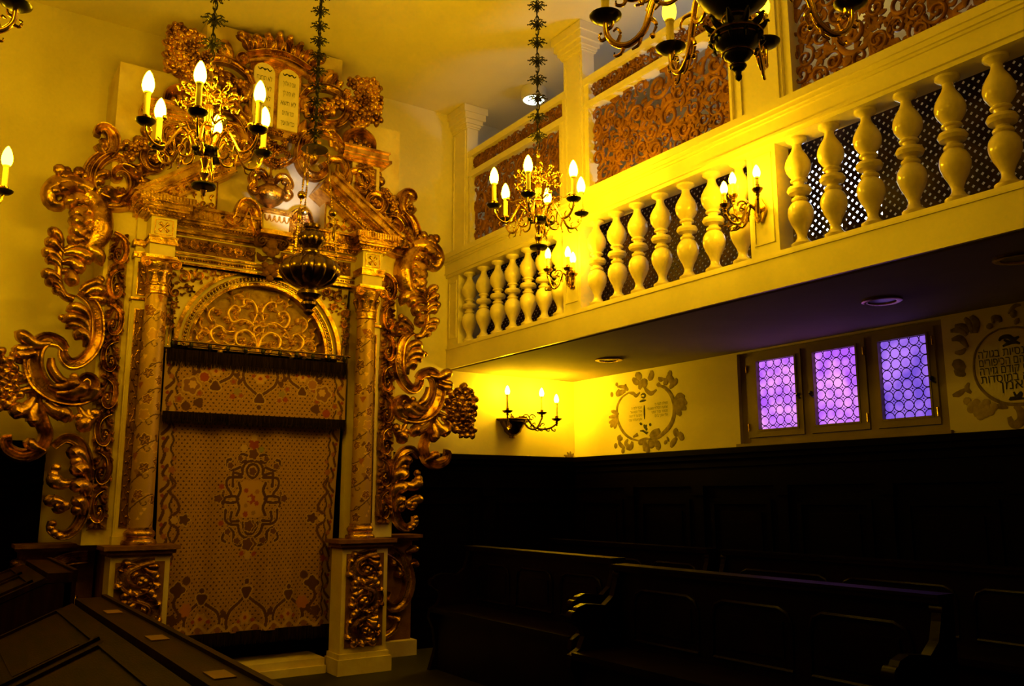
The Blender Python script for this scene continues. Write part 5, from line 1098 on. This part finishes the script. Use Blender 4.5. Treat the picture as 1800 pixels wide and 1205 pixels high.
# ---- the larger chandeliers with dark balls
def big_chandelier(label, pos, rot, ztop):
    t = thing('globe_chandelier', label, 'chandelier', tuple(pos), rot, 'large eight-light chandeliers with dark globes')
    MB().lathe([(.001, -.085), (.06, -.075), (.115, -.035), (.145, .02), (.15, .065), (.14, .12), (.10, .175), (.05, .205), (.001, .21)], (0, 0, 0), 32).build('globe', M_iron, t, True).location = (0, 0, -.055)
    MB().lathe([(.02, .20), (.05, .215), (.03, .25), (.045, .29), (.055, .34), (.03, .39), (.02, .45), (.04, .48), (.045, .51), (.02, .54), (.015, .60), (.03, .62), (.01, .65)], (0, 0, 0), 20).build('stem', M_oldbr, t, True)
    q = MB(); q.lathe([(.03, -.075), (.045, -.08), (.047, -.095), (.04, -.105), (.042, -.125), (.06, -.14), (.085, -.15), (.09, -.165), (.082, -.178), (.082, -.185), (.075, -.205), (.055, -.218), (.05, -.225), (.052, -.236), (.046, -.252), (.030, -.262), (.022, -.272), (.027, -.282), (.024, -.296), (.012, -.304), (.010, -.316), (.013, -.324), (.011, -.334), (.002, -.342)], (0, 0, 0), 28)
    for k in range(10):
        a = k*pi/5; d = np.array((cos(a), sin(a), 0)); q.tube([d*.07+np.array((0, 0, -.15)), d*.095+np.array((0, 0, -.135)), d*.11+np.array((0, 0, -.115)), d*.118+np.array((0, 0, -.12))], [.014, .013, .008, .003], 6, 8)
        q.tube([d*.08+np.array((0, 0, -.17)), d*.095+np.array((0, 0, -.19)), d*.085+np.array((0, 0, -.21))], [.008, .009, .003], 6, 6)
    pn = q.build('pendant', M_iron, t, True); pn.location = (0, 0, -.055)
    q = MB()
    for r, z in ((.0475, -.095), (.0925, -.166), (.083, -.182), (.0535, -.236), (.028, -.284)): q.tube([(r*cos(a), r*sin(a), z) for a in np.linspace(0, 2*pi, 33)], .0035, 6)
    q.build('pendant_ring', M_oldbr, pn, True)
    q = MB(); q.tube([(.13, 0, .10), (.20, 0, .13), (.27, 0, .09), (.315, 0, -.01), (.35, 0, -.105), (.41, 0, -.145), (.465, 0, -.13), (.50, 0, -.085), (.506, 0, -.02)], [.014, .013, .013, .014, .014, .013, .012, .011], 10, 40)
    q.tube([(.27, 0, .09), (.30, 0, .05), (.29, 0, .0), (.245, 0, -.02), (.205, 0, .005), (.205, 0, .05), (.235, 0, .065), (.25, 0, .04)], [.010, .010, .009, .008, .006], 8, 30)
    q.tube([(.33, 0, -.05), (.30, 0, -.09), (.315, 0, -.13)], [.009, .008, .004], 7, 10); q.ball((.316, 0, -.135), .012, 8, 6)
    for P in ([(.46, 0, -.13), (.445, 0, -.09), (.46, 0, -.065), (.475, 0, -.075)], [(.43, 0, -.145), (.445, 0, -.175), (.47, 0, -.18), (.472, 0, -.165)], [(.495, 0, -.09), (.525, 0, -.10), (.535, 0, -.075), (.522, 0, -.068)], [(.50, 0, -.06), (.48, 0, -.05), (.475, 0, -.03)], [(.36, 0, -.115), (.37, 0, -.155), (.40, 0, -.17)]): q.tube(P, [.008, .007, .006, .004], 6, 10)
    for s in (-1, 1): q.tube([(.30, 0, .04), (.33, s*.03, .03), (.35, s*.035, .0), (.34, s*.02, -.01)], [.007, .007, .005, .003], 6, 10)
    arm = q.build('arm', M_brass, t, True)
    candle(arm, (.506, 0, -.01), .125, .0165, .115, .030, .064, mb=M_dim)
    for k in range(1, 8): c = copy_tree(arm, t); c.rotation_euler = (0, 0, k*pi/4)
    q = MB(); q.tube([(.10, 0, .16), (.18, 0, .22), (.28, 0, .20), (.36, 0, .13), (.43, 0, .12), (.47, 0, .15), (.45, 0, .19), (.42, 0, .17)], [.010, .010, .009, .009, .008, .006], 8, 34)
    q.tube([(.28, 0, .20), (.30, 0, .25), (.34, 0, .26), (.35, 0, .23)], [.008, .007, .004], 7, 12); q.tube([(.36, 0, .13), (.35, 0, .08), (.38, 0, .06)], [.007, .007, .004], 7, 12)
    sb = q.build('scroll_branch', M_oldbr, t, True); sb.rotation_euler = (0, 0, pi/8)
    for k in range(1, 8): c = sb.copy(); COL.objects.link(c); c.parent = t; c.rotation_euler = (0, 0, pi/8+k*pi/4)
    chain(t, .63, ztop-pos[2], step=.2)
    return t
for px, py, D, da, lab in ((1290, -30, 3.2, 28, 'large brass chandelier with a dark globe cut by the top edge before the fretwork screen'),
                           (-226, -47, 3.5, 40, 'large brass chandelier in the top left corner, only its dark drip pans in the picture')):
    p = at_depth(px, py, D)
    big_chandelier(lab, p+np.array((0, 0, .01)), radians(da), ZC)
# ---- hanging lamp before the ark
v = ray(545, 476); kD = 2.03/v[0]; LP = CAM+v*kD; U = kD/FPX
nt_ = thing('hanging_lamp', 'dark bronze hanging lamp with lobed bowl on beaded chains in front of the ark', 'lamp', tuple(LP), radians(33.7))
def zz_(y): return (476-y)*U/.93
MB().lathe([(.001, zz_(551)), (5*U, zz_(549)), (9*U, zz_(545)), (6*U, zz_(541)), (8*U, zz_(538)), (14*U, zz_(533)), (14*U, zz_(529)), (9*U, zz_(525)), (16*U, zz_(521)), (21*U, zz_(516)), (20*U, zz_(511)), (13*U, zz_(507)), (14*U, zz_(504))], (0, 0, 0), 28).build('pendant', M_bronze, nt_, True)
MB().lathe([(14*U, zz_(505)), (26*U, zz_(502)), (40*U, zz_(494)), (49*U, zz_(482)), (50*U, zz_(474)), (45*U, zz_(464)), (33*U, zz_(455)), (19*U, zz_(449)), (15*U, zz_(446))], (0, 0, 0), 72, 12, .16).build('bowl', M_bronze, nt_, True)
q = MB(); q.lathe([(15*U, zz_(448)), (16*U, zz_(444)), (14*U, zz_(440)), (18*U, zz_(434))], (0, 0, 0), 28); q.lathe([(18*U, zz_(434)), (23*U, zz_(428)), (24*U, zz_(420)), (20*U, zz_(413)), (13*U, zz_(409))], (0, 0, 0), 48, 8, .16)
q.lathe([(12*U, zz_(411)), (11*U, zz_(406)), (15*U, zz_(403)), (15*U, zz_(398)), (11*U, zz_(398)), (10*U, zz_(406))], (0, 0, 0), 28); q.build('neck', M_bronze, nt_, True)
zc = zz_(266)
q = MB(); q.lathe([(24*U, zc-.004), (23*U, zc+.004), (15*U, zc+.022), (6*U, zc+.034), (3*U, zc+.05), (.001, zc+.052)], (0, 0, 0), 32); q.build('canopy', M_iron, nt_, True)
MB().lathe([(.006, zc-.06), (.012, zc-.045), (.010, zc-.02), (.004, zc)], (0, 0, 0), 10).build('canopy_drop', M_oldbr, nt_, True)
for k, a in enumerate((pi, pi/3, -pi/3)):
    d = np.array((cos(a), sin(a), 0)); A = d*22*U+np.array((0, 0, zc)); B = d*46*U+np.array((0, 0, zz_(462))); q = MB(); 
    for j in range(46):
        f = j/46; p = A+(B-A)*f; r = .0045+.004*abs(sin(f*23)); q.ball(p, r, 6, 4, (1, 1, 1.6))
    q.tube([A, B], .0028, 5); f0 = .46+.05*k
    p = A+(B-A)*f0; q.ball(p, 7.5*U, 12, 8)
    p = A+(B-A)*(f0+.17); q.lathe([(.003, .05), (.010, .03), (.017, -.01), (.012, -.04), (.004, -.06)], p, 10)
    p = A+(B-A)*.22; q.lathe([(.003, .05), (.008, .02), (.010, -.02), (.003, -.05)], p, 8)
    q.ball(A+(B-A)*.94, .014, 8, 6); q.build('bead_chain', M_oldbr, nt_, True)
ld = bpy.data.lights.new('niche_fill_spot', 'SPOT'); ld.energy = 45; ld.color = (.86, .84, 1.0); ld.spot_size = radians(34); ld.spot_blend = .8; ld.shadow_soft_size = .03  # added cool fill light on the board behind the urn, no flame modelled
lo = bpy.data.objects.new('niche_fill_spot', ld); COL.objects.link(lo); lo.location = (LP[0], LP[1], LP[2]+zz_(392))
from mathutils import Vector
lo.rotation_euler = (Vector((2.17, 6.5, 3.62))-lo.location).to_track_quat('-Z', 'Y').to_euler()
chain(nt_, zc+.045, ZC-LP[2], step=.115, r=.006)
# ---- wall sconces
def sconce(name, label, base, nrm, tops, hs, hb, rb, rs, pan, mount, marm, mpan, mbulb=None):
    """tops: positions of the bulb tips; each arm swings from the mount to its candle"""
    t = thing(name, label, 'wall light', tuple(base), world=True); mount(t)
    nrm = np.array(nrm, float); base = np.array(base, float)
    for k, tp in enumerate(tops):
        pc = np.array(tp)-np.array((0, 0, hb+hs+.01)); b0 = base+nrm*.03; dv = pc-b0; hz = np.array((dv[0], dv[1], 0))
        q = MB(); low = min(pc[2], b0[2])-.085
        P = [b0, b0+hz*.25+np.array((0, 0, .025)), b0+hz*.5+np.array((0, 0, low-b0[2]+.01)), np.array((pc[0], pc[1], low))-hz*.2+np.array((0, 0, .0)), pc-np.array((0, 0, .03))+hz*.02, pc-np.array((0, 0, .008))]
        q.tube(P, [.011, .0105, .0095, .0095, .008], 8, 28); q.lathe([(.005, -.06), (.011, -.05), (.007, -.04), (.014, -.025), (.009, -.012)], pc, 10)
        for f, s in ((.3, 1), (.45, -1), (.6, 1), (.72, -1), (.86, -1)):
            c = b0+hz*f+np.array((0, 0, (low-b0[2])*min(1, f*1.6)+.012)); u_ = hz/(np.linalg.norm(hz)+1e-6)
            q.tube([c, c+u_*.016+np.array((0, 0, s*.028)), c+u_*.042+np.array((0, 0, s*.036)), c+u_*.042+np.array((0, 0, s*.018)), c+u_*.03+np.array((0, 0, s*.018))], [.0075, .0075, .006, .005, .003], 6, 12)
        a = np.linspace(0, 2*pi*1.2, 16); c = b0+hz*.42+np.array((0, 0, .02)); u_ = hz/(np.linalg.norm(hz)+1e-6)
        q.tube([c+u_*.034*(1-i/20)*cos(x)+np.array((0, 0, .034*(1-i/20)*sin(x))) for i, x in enumerate(a)], .006, 6)
        ar = q.build('arm', marm, t, True); candle(ar, pc, hs, rs, hb, rb, pan, mpan, mb=mbulb or M_bulb2)
    return t
def mount_bowl(t):
    w = WORLD[t.name]; q = MB(); n = 15; V = []
    for r, z in ((.012, -.155), (.024, -.15), (.022, -.135), (.035, -.125), (.062, -.10), (.068, -.075), (.085, -.05), (.10, -.02), (.118, -.012), (.128, .0), (.122, .006)):
        for a in np.linspace(pi, 2*pi, n): V.append((w[0]+1.45*r*cos(a), YB-.003+1.3*r*sin(a), w[2]+z*1.15))
    F = grid_faces(11, n, False); F.append(tuple(range(10*n, 11*n))); q.add(V, F); q.build('bowl_bracket', M_bronze, t, True)
def bulbs_at(lst, axis):
    return [(on_y(px, py, d) if axis == 'y' else on_x(px, py, d)) for px, py, d in lst]
tp = bulbs_at(((892, 677, 6.84), (952, 681, 6.80), (978, 692, 6.74)), 'y')
bp = on_y(905, 737, 6.95)
sconce('wall_sconce', 'bronze three-candle wall sconce under the gallery on the bright yellow wall', (bp[0], YB-.003, bp[2]), (0, -1, 0), tp, .155, .085, .024, .0125, .052, mount_bowl, M_bronze, M_bronze, M_bulb3)
def mount_plate(t):
    w = WORLD[t.name]; q = MB(); fr = frX(w[0]+.004)
    q.prism([(w[1]+.045*cos(a)*(1+.15*cos(4*a)), w[2]+.075*sin(a)*(1+.1*cos(6*a))) for a in np.linspace(0, 2*pi, 28, endpoint=False)], fr, 0, .014)
    q.ball((w[0]-.012, w[1], w[2]), .022, 10, 7); q.build('backplate', M_oldbr, t, True)
tp = bulbs_at(((963, 435, 3.77), (998, 432, 3.80), (1007, 442, 3.86)), 'x')
sconce('wall_sconce', 'brass three-candle sconce on the gallery pier below the hanging chandelier', (XG-.002, 5.09, on_x(1000, 488, XG)[2]), (-1, 0, 0), tp, .085, .085, .024, .011, .036, mount_plate, M_oldbr, M_oldbr)
tp = bulbs_at(((1272, 318, 3.73), (1287, 302, 3.83), (1329, 289, 3.77)), 'x')
sconce('wall_sconce', 'brass three-candle sconce on the gallery pier in the middle of the balustrade', (XG-.002, 3.27, on_x(1330, 372, XG)[2]), (-1, 0, 0), tp, .07, .075, .0225, .010, .032, mount_plate, M_oldbr, M_oldbr)

# ================================================================ PEWS AND READING DESKS
def pew(name, label, x, y0, y1, zb=.90, grp='dark walnut pews'):
    t = thing(name, label, 'pew', (x, (y0+y1)/2, -.02), group=grp); L = (y1-y0)/2
    MB().box(-.36, .03, -L+.04, L-.04, .42, .455).build('seat', M_pew, t)
    MB().box(-.30, -.28, -L+.05, L-.05, .0, .42).build('kick_board', M_pew, t)
    bk = MB().box(.0, .035, -L+.04, L-.04, .30, zb-.03).build('backrest', M_pew, t)
    n = 3; w = (2*L-.2)/n
    for k in range(n):
        u0, u1 = -L+.1+k*w+.05, -L+.1+(k+1)*w-.05; z0, z1 = .50, zb-.13; q = MB(); r = .07
        P = [(u0, z0), (u1, z0), (u1, z1-r), (u1-r*.3, z1-r*.3), (u1-r, z1), (u0+r, z1), (u0+r*.3, z1-r*.3), (u0, z1-r), (u0, z0)]
        q.tube([(-.004, a, b) for a, b in P], .011, 6); q.box(-.008, .0, u0+.05, u1-.05, z0+.05, z1-.06); q.build('back_panel', M_pew, bk, True)
    q = MB(); q.box(-.035, .06, -L, L, zb-.035, zb-.012); q.box(-.045, .07, -L, L, zb-.012, zb); q.build('top_rail', M_pew, t)
    for s in (-1, 1):
        prof = [(.06, -.0), (.06, zb-.035), (-.02, zb-.035), (-.035, zb-.10), (-.06, zb-.17), (-.12, zb-.215), (-.20, zb-.205), (-.26, zb-.20), (-.315, zb-.215), (-.345, zb-.25), (-.345, zb-.285), (-.32, zb-.31), (-.285, zb-.33), (-.27, zb-.37), (-.30, zb-.43), (-.36, .44), (-.37, .38), (-.33, .30), (-.31, .15), (-.36, .0)]
        fr = lambda u, v, d, s=s: np.stack([u, s*(L-.04)+d*s, v], 1)
        q = MB(); q.prism(prof, fr, 0, .04); ep = q.build('end_panel', M_pew, t)
        for kx, kz in ((-.335, zb-.262), (.0, zb-.06)): q = MB(); q.tube([(kx, s*(L-.05), kz), (kx, s*(L+.005), kz)], .030, 12); q.build('scroll_knob', M_pew, ep, True)
    return t
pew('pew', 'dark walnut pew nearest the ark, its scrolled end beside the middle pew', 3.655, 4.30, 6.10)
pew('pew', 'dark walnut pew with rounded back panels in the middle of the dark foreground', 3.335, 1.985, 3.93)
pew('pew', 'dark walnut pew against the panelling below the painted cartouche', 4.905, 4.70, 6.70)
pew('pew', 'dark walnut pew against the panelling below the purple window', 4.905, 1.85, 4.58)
def desk(name, label, x, y0, y1, z, cat='desk'):
    t = thing(name, label, cat, (x, y0, -.02), group='dark reading desks on the left'); L = y1-y0; z += .02
    q = MB(); q.box(-.055, .055, 0, L, z-.03, z); q.box(-.07, .075, 0, L, z-.045, z-.03); q.box(.055, .075, 0, L, z-.03, z+.012); q.build('top_ledge', M_desk, t)
    a = radians(24); ca, sa = cos(a), sin(a)
    def sl(u, d): return (-.065-u*ca+d*sa*-1, z-.02-u*sa+d*ca)
    def slab(q, u0, u1, v0, v1, d0, d1):
        q.add([(*[sl(u, d)[0]], v, sl(u, d)[1]) for u in (u0, u1) for v in (v0, v1) for d in (d0, d1)], [(0,1,3,2),(4,6,7,5),(0,4,5,1),(2,3,7,6),(0,2,6,4),(1,5,7,3)])
    q = MB(); slab(q, .0, .46, 0, L, -.025, 0); bb = q.build('book_board', M_desk, t)
    n = max(2, int(L/.85)); w = L/n; q = MB()
    for k in range(n):
        v0, v1 = k*w+.05, (k+1)*w-.05
        for e, f, g, h in ((.05, .075, v0, v1), (.36, .385, v0, v1), (.05, .385, v0, v0+.025), (.05, .385, v1-.025, v1)): slab(q, e, f, g, h, 0, .012)
        slab(q, .11, .33, v0+.07, v1-.07, 0, .006)
    slab(q, .44, .46, 0, L, 0, .03); q.build('panel_moulding', M_desk, bb)
    MB().box(.02, .05, 0, L, .0, z-.045).build('front_board', M_desk, t)
    for v in (0, L-.035):
        q = MB(); P = [(.07, 0), (.07, z-.045), (-.06, z-.05), (-.48, z-.24), (-.48, z-.30), (-.30, z-.40), (-.28, 0)]
        q.prism(P, lambda u, w_, d, v=v: np.stack([u, v+d, w_], 1), 0, .035); q.build('end_panel', M_desk, t)
    return t
dk = desk('reading_desk', 'long dark reading desk at the lower left with three small labels on its ledge', .685, 1.2, 4.55, .80)
for px, py, lab in ((205, 1075, 'small pale label on the desk ledge nearest the ark'), (268, 1122, 'small pale label in the middle of the desk ledge'), (362, 1189, 'small pale label on the desk ledge at the bottom picture edge')):
    v = ray(px, py); p = CAM+v*((.80-EYE)/v[2]); t = MB().box(-.028, .028, -.055, .055, 0, .003).build('name_label', M_paper); t.location = (.685, p[1], .8005); tag(t, lab, 'label', 'labels on the desk ledge')
desk('reading_desk', 'short dark reading desk behind the long one, below the left carved wing', .60, 4.85, 5.95, .895)

# ================================================================ LIGHT, CAMERA
sc = bpy.context.scene
w = bpy.data.worlds.new('night'); sc.world = w; w.use_nodes = True; w.node_tree.nodes['Background'].inputs['Color'].default_value = (.05, .06, .12, 1); w.node_tree.nodes['Background'].inputs['Strength'].default_value = .05
cd = bpy.data.cameras.new('camera'); co = bpy.data.objects.new('camera', cd); COL.objects.link(co)
cd.sensor_width = 36; cd.lens = FPX/1800*36; cd.clip_start = .02
from mathutils import Matrix
co.matrix_world = Matrix(((_r[0], _u[0], -_d[0], 0), (_r[1], _u[1], -_d[1], 0), (_r[2], _u[2], -_d[2], EYE), (0, 0, 0, 1)))
sc.camera = co
vs = sc.view_settings; vs.view_transform = 'Standard'; vs.look = 'None'; vs.gamma = 1.0; vs.use_curve_mapping = False; vs.exposure = 0.38
